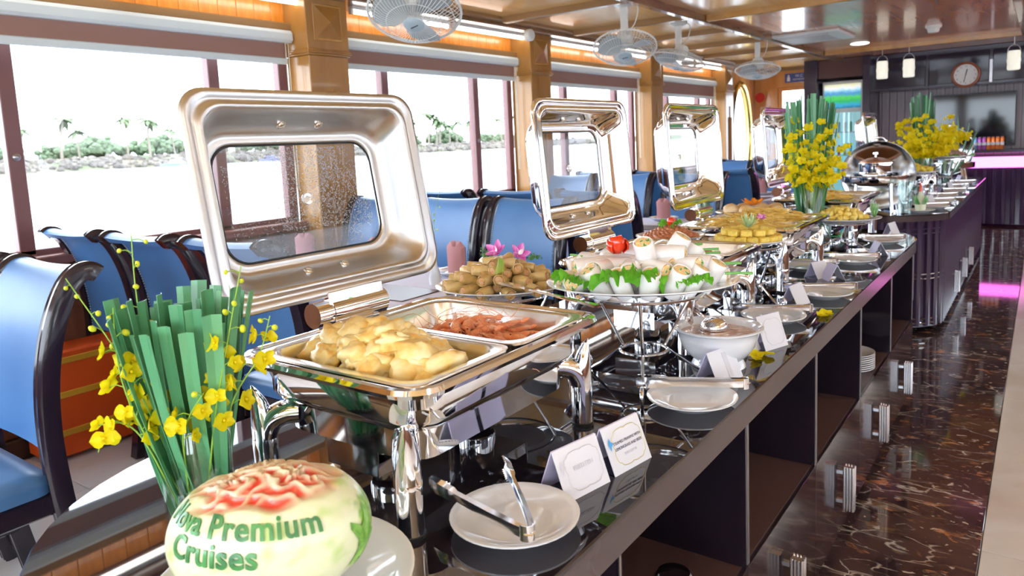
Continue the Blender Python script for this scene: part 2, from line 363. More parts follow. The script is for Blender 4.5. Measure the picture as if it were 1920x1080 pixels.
for b in range(5):
    MB().box(3.62, 3.626, PY[b]+.16, PY[b+1]-.16, .80, 2.16).build('pane', glassw, wr)
    rb = empty('roller_blind', (3.57, (PY[b]+PY[b+1])/2, 2.12), label='%s added sheer roller blind half lowered to dim the unseen right hand windows' % ['first','second','third','fourth','fifth'][b], cat='blind', group='added dimming blinds on the right hand windows')  # added out of view to soften the window glare in the chrome lids
    hl = (PY[b+1]-PY[b])/2-.17
    MB().box(-.001, .001, -hl, hl, -1.02, 0).build('fabric', sheer, rb, smooth=False); MB().box(-.012, .012, -hl, hl, -1.05, -1.02, .004).build('bottom_rail', blind_white, rb); MB().box(-.04, .03, -hl, hl, -.02, .04, .006).build('cassette', blind_white, rb)
MB().box(3.55, 3.70, 10.69, 12.6, .80, 2.16).build('upper_panel', wall_wood, wr)
# wall behind the camera
wb = empty('wall_front', (0,0,0), kind='structure')
MB().box(-3.55, 3.7, -2.30, -2.15, -.012, .85).build('lower_panel', lowwall, wb)
MB().box(-3.55, 3.7, -2.30, -2.15, 2.1, 2.44).build('upper_panel', wall_wood, wb)
for x in (-3.4, -1.6, .2, 2.0, 3.55): MB().box(x-.15, x+.15, -2.30, -2.15, .85, 2.1).build('pier', pil_wood, wb)
for x0, x1 in ((-3.25,-1.75),(-1.45,.05),(.35,1.85),(2.15,3.4)): MB().box(x0, x1, -2.23, -2.225, .85, 2.1).build('pane', glassw, wb)

# far end of the left wall with the tall oval window
bk = M('orange_lacquer_wall', (.75,.32,.09), .25, coat=.3, var=(2, [(.3,(.66,.26,.07)),(.7,(.80,.38,.12))], 5), sc=(3,3,.4))
oc, orr, ozc, ohz = 11.55, .42, 1.33, .80
ov = MB(); n = 32; inner = []; outer = []
y0o, y1o = 10.69, 12.35
for i in range(n):
    a = 2*pi*i/n; inner.append((oc+orr*cos(a), ozc+ohz*sin(a)))
    ca, sa = cos(a), sin(a); tx = ((y1o-oc) if ca > 0 else (oc-y0o))/max(abs(ca),1e-6); tz = ((2.40-ozc) if sa > 0 else (ozc-.0))/max(abs(sa),1e-6); t = min(tx, tz)
    outer.append((oc+t*ca, ozc+t*sa))
ov.loft([[(-3.45,y,z) for y, z in inner], [(-3.40,y,z) for y, z in inner], [(-3.40,y,z) for y, z in outer]], False, False)
ov.build('wall_oval_surround', bk, kind='structure')
MB().tube([(-3.385, oc+(orr+.02)*cos(2*pi*i/40), ozc+(ohz+.02)*sin(2*pi*i/40)) for i in range(40)], .045, 8, closed=True).build('window_6', M('polished_brass_rim', (.72,.52,.16), .2, 1), kind='structure')
MB().loft([[(x, oc+orr*1.02*cos(2*pi*i/32), ozc+ohz*1.02*sin(2*pi*i/32)) for i in range(32)] for x in (-3.44,-3.435)]).build('pane', glassw, bpy.data.objects['window_6'])

# end wall
dk = M('dark_plum_lacquer', (.042,.030,.058), .15)
we = empty('wall_end', (0,0,0), kind='structure')
MB().box(-3.55, -3.03, 12.3, 12.45, -.012, 2.44).build('side_panel', bk, we)
MB().box(-3.03, -2.40, 12.3, 12.45, 2.09, 2.44).build('lintel', bk, we)
MB().box(-2.40, -1.60, 12.3, 12.45, -.012, 2.44).build('dark_panel', dk, we)
slm = M('taupe_slat', (.30,.25,.27), .35, var=(3, [(.3,(.24,.20,.22)),(.7,(.36,.31,.33))], 4), sc=(6,6,.5))
MB().box(-1.60, 3.7, 12.33, 12.45, -.012, 2.44).build('slat_backing', dk, we)
sm_ = MB().box(-.048, .048, -.03, .0, .7, 2.0, .004).mesh('slat', slm)
for i in range(22): place('slat', sm_, we, (-1.545+.102*i, 12.328, 0))
dr = empty('door_1', (-2.715, 12.33, 0), kind='structure')
q = MB(); q.box(-.315,-.25,0,.05,0,2.09,.004); q.box(.25,.315,0,.05,0,2.09,.004); q.box(-.25,.25,0,.05,2.03,2.09,.004); q.box(-.25,.25,0,.05,0,.9,.004); q.build('door_frame', bk, dr)
MB().box(-.25,.25,.02,.026,.9,2.03).build('pane', glassw, dr)
MB().tube([(.21,-.03,1.0),(.21,-.03,1.2)], .01, 6).build('door_handle', edge_m, dr)
# dark fascia cabinets above the bar
fa = empty('trim_20', (0,0,0), kind='structure')
MB().box(-1.60, 2.2, 11.72, 12.3, 1.88, 2.395, .006).build('fascia', dk, fa)
for k in range(5):
    MB().box(-1.56+.74*k, -.86+.74*k, 11.70, 11.722, 1.92, 2.33, .006).build('cabinet_door', M('black_glass_door', (.03,.025,.045), .08) if k == 0 else MATS['black_glass_door'], fa)
    MB().box(-1.60+.74*k, -1.56+.74*k, 11.685, 11.72, 1.90, 2.2, .004).build('pilaster', edge_m if k in (0,2) else dk, fa)
MB().box(-2.42, -2.24, 11.5, 12.3, 0, 2.395, .006).build('trim_21', dk, kind='structure')
MB().box(-1.62, -1.52, 11.5, 12.3, 0, 2.395, .006).build('trim_22', dk, kind='structure')
MB().box(-2.24, -1.62, 11.6, 12.3, 2.12, 2.395, .006).build('trim_23', M('brown_lacquer_panel', (.12,.05,.05), .2), kind='structure')

# ------------------------------------------------------------------ outside
wtr = M('pale_river_water', (.16,.18,.19), .16, bump=(.35,.25,.4))
MB().box(-900, -3.9, -400, 1500, -.5, -.35).build('ground_water', wtr, label='pale still river water outside the windows', cat='water', kind='stuff')
sand = M('sandy_bank', (.10,.09,.06), .9, var=(.08, [(.35,(.06,.09,.03)),(.55,(.12,.10,.07))], 4))
bank = MB(); 
prof = [(-236,-.6),(-240,.4),(-246,2.2),(-256,3.6),(-300,4.2),(-420,4.6),(-420,-.6)]
bank.loft([[(x+4*sin(yy*.05), yy, z) for x, z in prof] for yy in range(-60, 700, 20)]).build('river_bank', sand, label='low sandy bank across the river', cat='bank', kind='stuff')
rkm = M('pale_boulder', (.10,.085,.075), .9, var=(.35, [(.3,(.05,.042,.038)),(.7,(.145,.125,.105))], 3))
rk = MB()
for k in range(1100):
    yy = rnd.uniform(60, 420); u = rnd.random(); x = -237-u*15; z = .1+u*3.1; s = rnd.uniform(.7,1.7)
    sd = rnd.random()*50
    rk.ell((x+4*sin(yy*.05), yy, z), (s*rnd.uniform(.8,1.3), s*rnd.uniform(.8,1.5), s*rnd.uniform(.5,.9)), 6, 4, Euler((rnd.random(), rnd.random(), rnd.random()*6)).to_matrix())
rk.build('boulders', rkm, smooth=False, label='jumble of pale boulders along the far bank', cat='rocks', kind='stuff')
pg = M('hazy_palm_green', (.085,.125,.055), .8); bgm = M('hazy_bush_green', (.09,.125,.07), .9); trk = M('pale_palm_trunk', (.2,.17,.14), .9)
def palm_meshes(seed):
    r = random.Random(seed); h = r.uniform(6.5,9.5)
    t = MB().tube(bez([(0,0,0),(r.uniform(-.4,.4),r.uniform(-.4,.4),h*.5),(r.uniform(-.8,.8),r.uniform(-.8,.8),h)], 4), [.28-.012*i for i in range(9)], 6)
    top = t.v[-1]; c = MB()
    for k in range(15):
        a = 2*pi*k/15+r.random()*.3; el = r.uniform(-.1,1.0); L = r.uniform(2.6,3.6); pts = []
        for i in range(6):
            s = i/5; rr = L*s*cos(el*(1-.6*s)); pts.append(Vector((cos(a)*rr, sin(a)*rr, L*(s*sin(el)-.75*s*s)))+top)
        wd = Vector((-sin(a), cos(a), 0))
        for i in range(5):
            w0 = .55*sin(pi*(i/5*.85+.12)); w1 = .55*sin(pi*((i+1)/5*.85+.12))
            for sg in (-1,1):
                c.add([pts[i], pts[i]+wd*sg*w0-V(0,0,w0*.5), pts[i+1]+wd*sg*w1-V(0,0,w1*.5), pts[i+1]], [(0,1,2,3)])
    return t.mesh('trunk', trk), c.mesh('crown', pg, smooth=False)
pm = [palm_meshes(s) for s in (1,2,3,4)]
for k in range(34):
    yy = 78+k*9.5+rnd.uniform(-4,4) if k < 24 else rnd.uniform(270,400)
    x = -rnd.uniform(250,262)
    p = empty('palm_tree', (x, yy, 3.7), rnd.random()*6, label='hazy coconut palm among the trees on the far bank', cat='tree', group='palms on the far bank')
    a, b2 = pm[k % 4]; place('trunk', a, p); place('crown', b2, p)
    s = rnd.uniform(1.2,1.75); p.scale = (s,s,s)
def bush_mesh(seed):
    r = random.Random(seed); b = MB()
    for k in range(60):
        d = Vector((r.gauss(0,1), r.gauss(0,1), abs(r.gauss(0,.8)))); d.normalize(); rr = r.uniform(.55,1)
        b.ell((d.x*4*rr, d.y*5*rr, 1.5+d.z*4.2*rr), (1.0*r.uniform(.6,1.3),)*3, 5, 3, Euler((r.random()*6,r.random()*6,0)).to_matrix())
    return b.mesh('foliage', bgm, smooth=False)
bms = [bush_mesh(s) for s in (5,6,7)]
for k in range(40):
    yy = 62+k*9.0+rnd.uniform(-3,3)
    place('shore_tree', bms[k % 3], None, TRS((-rnd.uniform(266,282), yy, 2.8), (0,0,rnd.random()*6), rnd.uniform(.9,1.6)), label='hazy rounded tree growing on the far bank', cat='tree', group='rounded trees on the far bank')
for k, (yy, xx, sc, c, lb) in enumerate(((128,-228,1.0,(.16,.28,.5),'small blue and white boat moored by the boulders'), (166,-230,1.0,(.16,.16,.26),'small dark boat with a cabin moored by the boulders'))):
    bt = empty('small_boat', (xx, yy, -.35), 0.1, label=lb, cat='boat')
    hull = [[(x*wd, y, z) for x, z in ((-1,.9),(-.7,.0),(.7,.0),(1,.9))] for y, wd in ((-4.5,.15),(-3,.9),(0,1.2),(3,1.1),(4.2,.8))]
    MB().loft(hull).build('hull', M('boat_hull_%d' % k, c, .6), bt, smooth=False)
    MB().box(-.8,.8,-.5,2.6,.9,2.0,.1).build('cabin', M('boat_cabin_%d' % k, (.6,.6,.62) if k == 0 else (.12,.12,.2), .6), bt)
# ================================================================== COUNTERS
def stadium(x0, x1, y0, y1, ry0, ry1, n=16, inset=0, z=0):
    cx = (x0+x1)/2; hx = (x1-x0)/2-inset; out = []
    for i in range(n+1):
        a = pi+pi*i/n; out.append((cx+hx*cos(a), y0+ry0+(ry0-inset)*sin(a), z))
    for i in range(n+1):
        a = pi*i/n; out.append((cx+hx*cos(a), y1-ry1+(ry1-inset)*sin(a), z))
    return out
def worktop(name, x0, x1, y0, y1, r0, r1, zb, zt, label):
    t = empty(name, ((x0+x1)/2, (y0+y1)/2, zt), label=label, cat='worktop'); c = t.location
    sh = Matrix.Translation(-Vector(c))
    MB().loft([stadium(x0,x1,y0,y1,r0,r1,20,.004,zt-.008), stadium(x0,x1,y0,y1,r0,r1,20,.001,zt-.008), stadium(x0,x1,y0,y1,r0,r1,20,.001,zt-.0025), stadium(x0,x1,y0,y1,r0,r1,20,.0035,zt)]).xf(sh).build('granite_slab', granite, t)
    MB().loft([stadium(x0,x1,y0,y1,r0,r1,20,.03,zb), stadium(x0,x1,y0,y1,r0,r1,20,.002,zb), stadium(x0,x1,y0,y1,r0,r1,20,.002,zt-.008), stadium(x0,x1,y0,y1,r0,r1,20,.03,zt-.008)]).xf(sh).build('edge_apron', apron_m, t)
    return t
worktop('granite_worktop', -.90, 0, .31, 4.57, .45, .45, .738, .80, 'long black granite buffet worktop with rounded ends in the foreground')
handle_mesh = None
hq = MB()
hq.box(.012,.044,-.014,.014,-.072,.072,.002)
for dx in (.016,.0245,.033,.0415):
    for s in (-1,1): hq.tube([(dx, s*.014, -.075), (dx, s*.014, .075)], .0034, 8)
for dy in (-.010,0,.010): hq.tube([(.044, dy, -.075), (.044, dy, .075)], .0034, 8)
for z in (-.05,.05): hq.box(-.001,.014,-.006,.006,z-.006,z+.006)
handle_mesh = hq.mesh('handle', M('brushed_handle_steel', (.82,.82,.86), .18, 1))
DV = [.36, .93, 1.534, 2.14, 2.775, 3.42, 4.05, 4.52]
names = ['under the near rounded end', 'nearest with jars in its niche', 'below the white soup bowl', 'left of the plate stack niche', 'with the stack of white plates inside', 'last before the fluted counter', 'under the far rounded end']
for k in range(7):
    y0, y1 = DV[k], DV[k+1]; yc = (y0+y1)/2; h = (y1-y0)/2
    c = empty('buffet_cabinet', (-.42, yc, 0), label='glossy black buffet cabinet %s' % names[k], cat='cabinet', group='black cabinets under the buffet worktop')
    xi0, xi1 = -.36, .415
    if k in (0, 6): xi0, xi1 = -.2, .25 if k == 0 else .36
    q = MB(); q.box(xi0, xi1, -h, -h+.012, .04, .737); q.box(xi0, xi1, h-.012, h, .04, .737); q.box(xi0, xi0+.015, -h+.012, h-.012, .04, .737)
    q.build('carcass', cab_m, c, smooth=False)
    for s0 in (-h, h-.006): MB().box(xi1-.001, xi1+.002, s0, s0+.006, .41, .737).build('edge_strip', edge_m, c, smooth=False)
    MB().box(xi0+.015, xi1-.01, -h+.012, h-.012, .385, .405).build('shelf', shelf_m, c, smooth=False)
    MB().box(xi0+.1, xi1-.03, -h, h, 0, .04).build('plinth', cab_m, c, smooth=False)
    d = MB().box(xi1-.018, xi1+.001, -h+.003, h-.003, .045, .402, .001).build('drawer_front', drawer_m, c)
    if k not in (0, 6): place('handle', handle_mesh, d, (xi1, 0, .205))
# plates inside the niche
pl_prof = [(.0,.004),(.055,.004),(.06,.0),(.066,.004),(.09,.014),(.098,.019),(.0985,.0215),(.096,.022),(.086,.018),(.062,.0085),(.055,.008),(0,.008)]
plate_me = MB().lathe(pl_prof, 40).mesh('serving_plate', porcelain)
for k in range(8):
    place('serving_plate', plate_me, None, TRS((-.105, 3.10, .405+.0085*k), (0,0,0), (.95,.95,.95)), label='white porcelain plate in the stack inside the black cabinet niche', cat='plate', group='stacked plates in the cabinet niche')
jar = thin_glass('jar_glass', (.75,.80,.85), .3)
for k, (x, y) in enumerate(((-.09,1.06),(-.03,1.19))):
    o = empty('glass_jar', (x, y, .405), label=['clear glass jar at the back of the nearest niche', 'clear glass jar at the front of the nearest niche'][k], cat='jar', group='glass jars in the nearest niche')
    MB().lathe([(.0,.0),(.042,0),(.045,.008),(.045,.10),(.036,.125),(.034,.123),(.042,.10),(.042,.01),(0,.008)], 20).build('jar_body', jar, o)
    MB().lathe([(0,.125),(.038,.125),(.04,.13),(.04,.145),(.03,.16),(0,.165)], 20).build('jar_lid', chrome, o)

# second counter: fluted dark purple
worktop('granite_worktop', -.88, .02, 5.24, 9.3, .36, .2, .755, .80, 'far black granite worktop of the fluted purple counter')
fc = empty('fluted_counter', (-.43, 7.2, 0), label='dark purple fluted counter beyond the first buffet', cat='counter')
MB().loft([stadium(-.86,0,5.27,9.27,.34,.18,16,.03,z) for z in (.04,.755)]).xf(Matrix.Translation((.43,-7.2,0))).build('counter_body', purple_m, fc)
fl_m = MB().tube([(0,0,.05),(0,0,.755)], .021, 8).mesh('flute', purple_m)
st = stadium(-.86,0,5.27,9.27,.34,.18,16,.028)
for i, p in enumerate(st[:17]):
    place('flute', fl_m, fc, (p[0]+.43, p[1]-7.2, 0))
for j in range(1, 42): place('flute', fl_m, fc, (.402, 5.61-7.2+.085*j, 0)) if j > 0 else None
for zz in (.70,.40,.10):
    for e in range(2):
        MB().tube([(p[0]+.43+.0, p[1]-7.2, zz-.03*e) for p in stadium(-.86,0,5.27,9.27,.34,.18,16,.018)[:17]], .006, 5).build('ring_moulding', chrome if zz < .5 else purple_m, fc)
for j in range(3): place('handle', handle_mesh, fc, (.425, -1.1+.62*j, .24))

# bar at the far end
bar_ = empty('bar_counter', (.6, 11.8, 0), label='dark fluted bar counter with glowing pink top edge', cat='bar')
MB().box(-.98, 1.3, -.30, .25, .03, .78, .004).build('bar_body', purple_m, bar_)
bf = MB().tube([(0,0,.04),(0,0,.775)], .028, 8).mesh('flute', purple_m)
for i in range(21): place('flute', bf, bar_, (-.93+.105*i, -.305, 0))
MB().box(-1.02, 1.34, -.36, .29, .925, .945, .004).build('bar_top', apron_m, bar_)
MB().box(-1.0, 1.32, -.335, .27, .785, .925, .01).build('light_box', M('pink_light_box', (.9,.2,.7), .4, emit=(1.0,.16,.75), es=2.6), bar_)

# ================================================================== CHAFING DISHES
def ringrr(hx, hy, r, z, n=6): return rrect(hx, hy, r, n, 0, 0, z)
body_me = MB().loft([ringrr(.150,.20,.05,.142), ringrr(.174,.224,.055,.145), ringrr(.186,.236,.06,.156), ringrr(.191,.241,.06,.166), ringrr(.1915,.2415,.06,.206), ringrr(.204,.254,.06,.2135),
    ringrr(.214,.264,.06,.213), ringrr(.222,.272,.06,.217), ringrr(.225,.275,.06,.224), ringrr(.222,.272,.06,.231), ringrr(.214,.264,.055,.232), ringrr(.206,.256,.05,.226), ringrr(.200,.250,.048,.226), ringrr(.197,.247,.046,.222), ringrr(.180,.230,.045,.160), ringrr(.15,.2,.04,.155)]).mesh('water_pan', chrome)
strip_me = MB().loft([ringrr(.158,.208,.04,.095), ringrr(.164,.214,.045,.095), ringrr(.166,.216,.045,.142), ringrr(.160,.210,.04,.142), ringrr(.158,.208,.04,.095)], False, False).mesh('frame_strip', chrome)
lq = MB(); d = Vector((-1,1,0)).normalized()   # front-right leg at origin, elbow pointing inwards (-x,+y)
lq.tube(bez([(0,0,.006),(0,0,.05),(0,0,.085),tuple(d*.012+V(0,0,.113)),tuple(d*.036+V(0,0,.125)),tuple(d*.062+V(0,0,.126))], 5), .0215, 14)
lq.loft([[V(0,0,z)+d*o+V(cos(2*pi*i/14)*r, sin(2*pi*i/14)*r, 0) for i in range(14)] for z, r, o in ((.07,.0216,0),(.105,.0214,.0),(.13,.0185,-.003),(.152,.0130,-.007),(.168,.0070,-.012),(.178,.0015,-.016))])
leg_me = lq.mesh('leg', chrome, angle=60); foot_me = MB().lathe([(0,-.0005),(.021,-.0005),(.0225,.003),(.0225,.007),(.0205,.009),(0,.009)], 16).mesh('rubber_foot', rubber)
cup_q = MB().lathe([(0,.004),(.036,.004),(.038,.008),(.038,.048),(.049,.052),(.050,.056),(.047,.058),(.034,.054),(.032,.03),(0,.028)], 24)
cup_me = cup_q.mesh('fuel_cup', chrome)
hang_q = MB(); hang_q.box(-.06,.06,-.206,.206,.046,.049); hang_q.box(.058,.0605,-.206,.206,.049,.068); hang_q.box(-.0605,-.058,-.206,.206,.049,.068)
shelf_me = hang_q.mesh('burner_shelf', chrome, smooth=False)
hp = MB(); hp.box(-.062,.062,-.001,.001,.046,.14); hang_me = hp.mesh('hanger_plate', chrome, smooth=False)
defl_me = MB().lathe([(0,.142),(.045,.142),(.05,.13),(.052,.112),(.044,.102),(.03,.10),(0,.10)], 24).mesh('heat_deflector', chrome)
def lid_meshes(mat):
    def rg(hu, hw, r, n, k=7): return [(n, p[0], p[1]) for p in rrect(hu, hw, r, k)]
    L = [(.266,.209,.045,-.010),(.272,.215,.048,-.008),(.274,.217,.05,-.003),(.272,.215,.05,.002),(.262,.205,.045,.003),(.256,.199,.045,-.002),(.249,.192,.045,-.003),(.246,.189,.045,.002),(.239,.182,.045,.003),(.234,.177,.045,-.003),
         (.226,.170,.05,-.020),(.219,.158,.055,-.050),(.212,.147,.055,-.068),(.204,.134,.05,-.076),(.199,.128,.05,-.0735),(.195,.124,.05,-.075),(.191,.120,.048,-.079),
         (.191,.120,.048,-.084),(.206,.136,.05,-.084),(.215,.151,.055,-.073),(.223,.163,.055,-.053),(.231,.174,.05,-.024),(.24,.183,.045,-.008),(.266,.209,.045,-.010)]
    return MB().loft([rg(*a) for a in L], False, False).mesh('lid_shell', mat, angle=70)
def rg2(hu, hw, r, n): return [(n, p[0], p[1]) for p in rrect(hu, hw, r, 7)]
lid_glass_me = MB().loft([rg2(.194,.123,.05,-.0835), rg2(.194,.123,.05,-.0795)]).mesh('lid_window', glass_l)
gask_me = MB().loft([rg2(.192,.121,.049,-.0785), rg2(.192,.121,.049,-.0765), rg2(.1885,.1175,.046,-.0765), rg2(.1885,.1175,.046,-.0785)], False, False).mesh('window_gasket', rubber)
screw_me = MB().lathe([(0,0),(.010,0),(.010,.002),(.0065,.003),(.0065,.006),(.004,.007),(0,.007)], 14).mesh('screw', pan_steel)
bolt_me = MB().lathe([(0,0),(.013,0),(.0135,.002),(.012,.005),(.007,.0045),(.006,.003),(0,.003)], 18).mesh('handle_bolt', pan_steel)
hinge_q = MB(); hinge_q.tube([(0,-.092,0),(0,-.055,0)], .0255, 22); hinge_q.tube([(0,-.054,0),(0,.092,0)], .0275, 22)
hinge_me = hinge_q.mesh('hinge_barrel', chrome)
def chafer(yc, label, polished=True, tilt=13, xc=-.41):
    c = empty('chafing_dish', (xc, yc, .80), label=label, cat='chafing dish', group='rectangular chafing dishes on the buffet')
    place('water_pan', body_me, c); place('frame_strip', strip_me, c)
    for sx, sy in ((1,-1),(1,1),(-1,1),(-1,-1)):
        rz = {(1,-1):0,(1,1):pi/2,(-1,1):pi,(-1,-1):-pi/2}[(sx,sy)]
        l = place('leg', leg_me, c, TRS((sx*.172, sy*.250, 0), (0,0,rz))); place('rubber_foot', foot_me, l)
    s = place('burner_shelf', shelf_me, c)
    for sy in (-1,1): place('hanger_plate', hang_me, s, (0, sy*.205, 0))
    for sy in (-.12,.12):
        place('fuel_cup', cup_me, c, (0, sy, 0)); place('heat_deflector', defl_me, c, (0, sy, 0))
    h = place('hinge_barrel', hinge_me, c, (-.245, .02, .252))
    q = MB(); q.box(-.246,-.205,-.03,.07,.222,.236,.002); q.box(-.252,-.238,-.02,.06,.22,.25); q.build('hinge_bracket', chrome, h).location = (.245,-.02,-.252)
    th = radians(tilt)
    ld = place('lid', (lid_sat if not polished else lid_pol), c, TRS((-.235, .012, .285), (0, -th, 0), (1,1.055,.965)))
    return c, ld
lid_sat0 = lid_meshes(satin); lid_pol0 = lid_meshes(chrome)
def shift_lid(me):
    me.transform(Matrix.Translation((0,0,.217))); return me
lid_sat = shift_lid(lid_sat0); lid_pol = shift_lid(lid_pol0)
for m_ in (lid_glass_me, gask_me): m_.transform(Matrix.Translation((0,0,.217)))
def lid_parts(ld):
    place('lid_window', lid_glass_me, ld); place('window_gasket', gask_me, ld)
    place('handle_bolt', bolt_me, ld, TRS((-.079, .005, .215), (0,pi/2,0)))
    for u in (-.045,.045):
        place('screw', screw_me, ld, TRS((-.050, u, .217+.1565), (0, pi/2+.85, 0))); place('screw', screw_me, ld, TRS((-.050, u, .217-.1565), (0, pi/2-.85, 0)))
    q = MB().box(-.01,.005,-.05,.09,-.035,.01,.002); q.build('hinge_tab', chrome, ld)
CF = {}
for i, (yc, lb, pol) in enumerate(((.975,'satin lidded chafing dish with fritters and prawns in the foreground',False), (2.01,'mirror lidded chafing dish behind the rice paper rolls',True), (2.89,'mirror lidded chafing dish filled with noodles',True), (4.08,'mirror lidded chafing dish behind the orchid vase',True), (6.75,'smallest chafing dish standing on the fluted counter',True))):
    c, ld = chafer(yc, lb, pol, (9.5,4.5,3.5,3.5,6)[i]); lid_parts(ld); CF[i] = (c, ld)
# condensation on the nearest lid window
dp = MB(); dropm = M('water_drop', (.50,.53,.56), .03, trans=.0, spec=1.0, alpha=.62)
for k in range(9000):
    u = rnd.uniform(-.172,.172); w_ = rnd.uniform(.105,.33)
    if abs(u) > .135 and abs(w_-.217) > .08: continue
    dens = .95 if -.06 < u < .10 and w_ > .15 else (.75 if u > .10 and w_ < .27 else .35)
    if w_ < .15 and u < .1: dens *= .25
    if rnd.random() > dens: continue
    r = rnd.uniform(.0006,.0016); n0 = -.0794
    dp.loft([[(n0, u+r*cos(a*pi/3), w_+r*sin(a*pi/3)) for a in range(6)], [(n0+r*.5, u+r*.6*cos(a*pi/3), w_+r*.6*sin(a*pi/3)) for a in range(6)]], False, True)
dp.build('condensation', dropm, CF[0][1], kind='stuff')
# food pans
def pan(parent, y0, y1, mat=pan_steel, depth=.055, hx=.196):
    yc = (y0+y1)/2; hy = (y1-y0)/2
    R_ = lambda i, r, z: rrect(hx-i, hy-i, r, 5, 0, yc, z)
    return MB().loft([R_(.0,.03,.2265), R_(.0,.03,.2300), R_(.014,.035,.2310), R_(.018,.04,.228), R_(.024,.045,.205), R_(.030,.045,.2285-depth), R_(.045,.04,.2265-depth)], False, True).build('food_pan', mat, parent)
for i in CF:
    c = CF[i][0]
    pan(c, -.246, -.002); pan(c, .002, .246)
# ================================================================== FOOD AND TABLEWARE
def lump(seed, r, amp=.25, nu=14, nv=10, fr=1.6):
    off = Vector((seed*7.1, seed*3.3, seed*1.7))
    return MB().ell((0,0,0), r, nu, nv, fn=lambda d: 1+amp*mnoise.noise(d*fr+off)+amp*.4*mnoise.noise(d*fr*2.6+off))
def scatter_pile(n, ax, ay, h, rr):
    """positions on a heap with elliptical foot ax x ay and height h"""
    out = []; g = 2.399963
    for k in range(n):
        t = sqrt((k+.5)/n); a = k*g+rr.uniform(-.2,.2)
        out.append((ax*t*cos(a), ay*t*sin(a), h*(1-t**1.7)))
    return out
# fritters in the near pan of the first chafing dish
frit_m = M('golden_fritter', (.85,.52,.13), .38, var=(30, [(.30,(.80,.42,.07)),(.46,(.88,.64,.22)),(.66,(.92,.80,.46))], 4), sss=.08, coat=.15, bump=(90,.25,.003))
fm = [lump(s, (.034,.027,.0185), .36, 18, 12, 1.9).mesh('fritter', frit_m, angle=80) for s in range(1,7)]
r4 = random.Random(4); X0, Y0, Z0 = -.41, .975, .80
for lay, (n, ax, ay, z) in enumerate(((28,.146,.066,.200),(26,.150,.075,.221),(16,.112,.056,.240),(6,.055,.03,.254))):
    for k, (x, y, dz) in enumerate(scatter_pile(n, ax, ay, .008, r4)):
        place('fritter', fm[(k+lay) % 6], None, TRS((X0+x-.003, Y0-.124+y, Z0+z+dz+r4.uniform(-.003,.003)), (r4.uniform(-.5,.5), r4.uniform(-.5,.5), r4.random()*6.28), r4.uniform(.85,1.15)),
              label='golden puffy fritter heaped in the near pan', cat='fritter', group='fritters in the near pan')
# prawns
prawn_m = M('cooked_prawn', (.85,.25,.10), .35, var=(40, [(.3,(.78,.17,.06)),(.55,(.90,.36,.17)),(.8,(.94,.58,.38))], 3), coat=.3)
fe = M('prawn_feeler', (.72,.30,.16), .5); eye_m = M('prawn_eye', (.01,.01,.01), .2)
def prawn_meshes(seed):
    r = random.Random(seed); body = MB(); pts = []; rad = []
    for i in range(13):
        t = i/12; a = -0.3+t*2.3
        pts.append((.034*sin(a), .034*cos(a)-.01, 0)); rad.append(.0088*(1-.72*t**1.6)*(1+.10*(i % 2)) if i > 1 else (.003 if i == 0 else .0075))
    body.tube(pts, rad, 10)
    hd = Vector(pts[0]); dr_ = (Vector(pts[0])-Vector(pts[2])).normalized()
    body.tube([hd, hd+dr_*.012, hd+dr_*.022+V(0,0,.003)], [.005,.003,.0006], 6)
    te = Vector(pts[-1]); td = (te-Vector(pts[-3])).normalized()
    for s in (-.5,0,.5):
        q = Matrix.Rotation(s,3,'Z') @ td; body.tube([te, te+q*.008, te+q*.015], [.0015,.004,.001], 6)
    ft = MB()
    for k in range(5):
        p = Vector(pts[2+k]); c = V(0,-.01,0); q = (c-p).normalized(); ft.tube([p, p+q*.012+V(0,0,-.003), p+q*.018+V(r.uniform(-.004,.004),0,-.005)], .0007, 4)
    for s in (-1,1):
        e = hd+dr_*.03+V(r.uniform(-.01,.01),r.uniform(-.01,.01),.01); ft.tube(bez([hd, e, e+V(-.03*s,-.02,.012+.01*r.random()), e+V(-.05*s,-.06,.004)], 4), .00045, 3)
    ey = MB()
    for s in (-1,1): ey.ell(hd+V(0,0,.004*s)+dr_*.002, (.0018,)*3, 6, 4)
    return body.mesh('prawn', prawn_m, angle=80), ft.mesh('feelers', fe), ey.mesh('eyes', eye_m)
pms = [prawn_meshes(s) for s in (1,2,3)]
for k in range(30):
    t = sqrt((k+.5)/30); a = k*2.4; x = .012+.112*t*cos(a); y = .118+.070*t*sin(a)
    b, ft, ey = pms[k % 3]
    o = place('prawn', b, None, TRS((X0+x, Y0+y, Z0+.184+.034*(1-t*t)), (r4.uniform(-.35,.35), r4.uniform(-.35,.35), r4.random()*6.28), r4.uniform(1.0,1.2)), label='orange red cooked prawn lying in the far pan', cat='prawn', group='prawns in the far pan')
    place('feelers', ft, o); place('eyes', ey, o)
# wire stand
def spiral(c, ax, r0, turns, n):
    return [c+ax*(r*cos(a))+V(0,0,r*sin(a)) for a, r in ((-pi/2-2*pi*turns*i/n, r0*(1-.72*i/n)) for i in range(n+1))]
def stand_meshes(h, rt, rm, rf):
    legs = MB(); d = V(1,0,0)
    path = [d*rt+V(0,0,h), d*(rt*.75+rm*.25)+V(0,0,h*.7), d*rm+V(0,0,h*.36), d*(rf*.62+rm*.38)+V(0,0,h*.12), d*(rf*.95)+V(0,0,.005)]
    sp = spiral(d*rf+V(0,0,.024), d*-1, .0205, 1.35, 22)
    legs.tube([path[0], path[2], path[3], path[4]]+sp[1:], .0037, 8)
    ring = lambda r, z, rr: MB().tube([(r*cos(2*pi*i/36), r*sin(2*pi*i/36), z) for i in range(36)], rr, 6, closed=True)
    return legs.mesh('leg', wire_chrome), ring(rt, h, .0035).mesh('top_ring', wire_chrome), ring(rm, h*.36, .0035).mesh('middle_ring', wire_chrome)
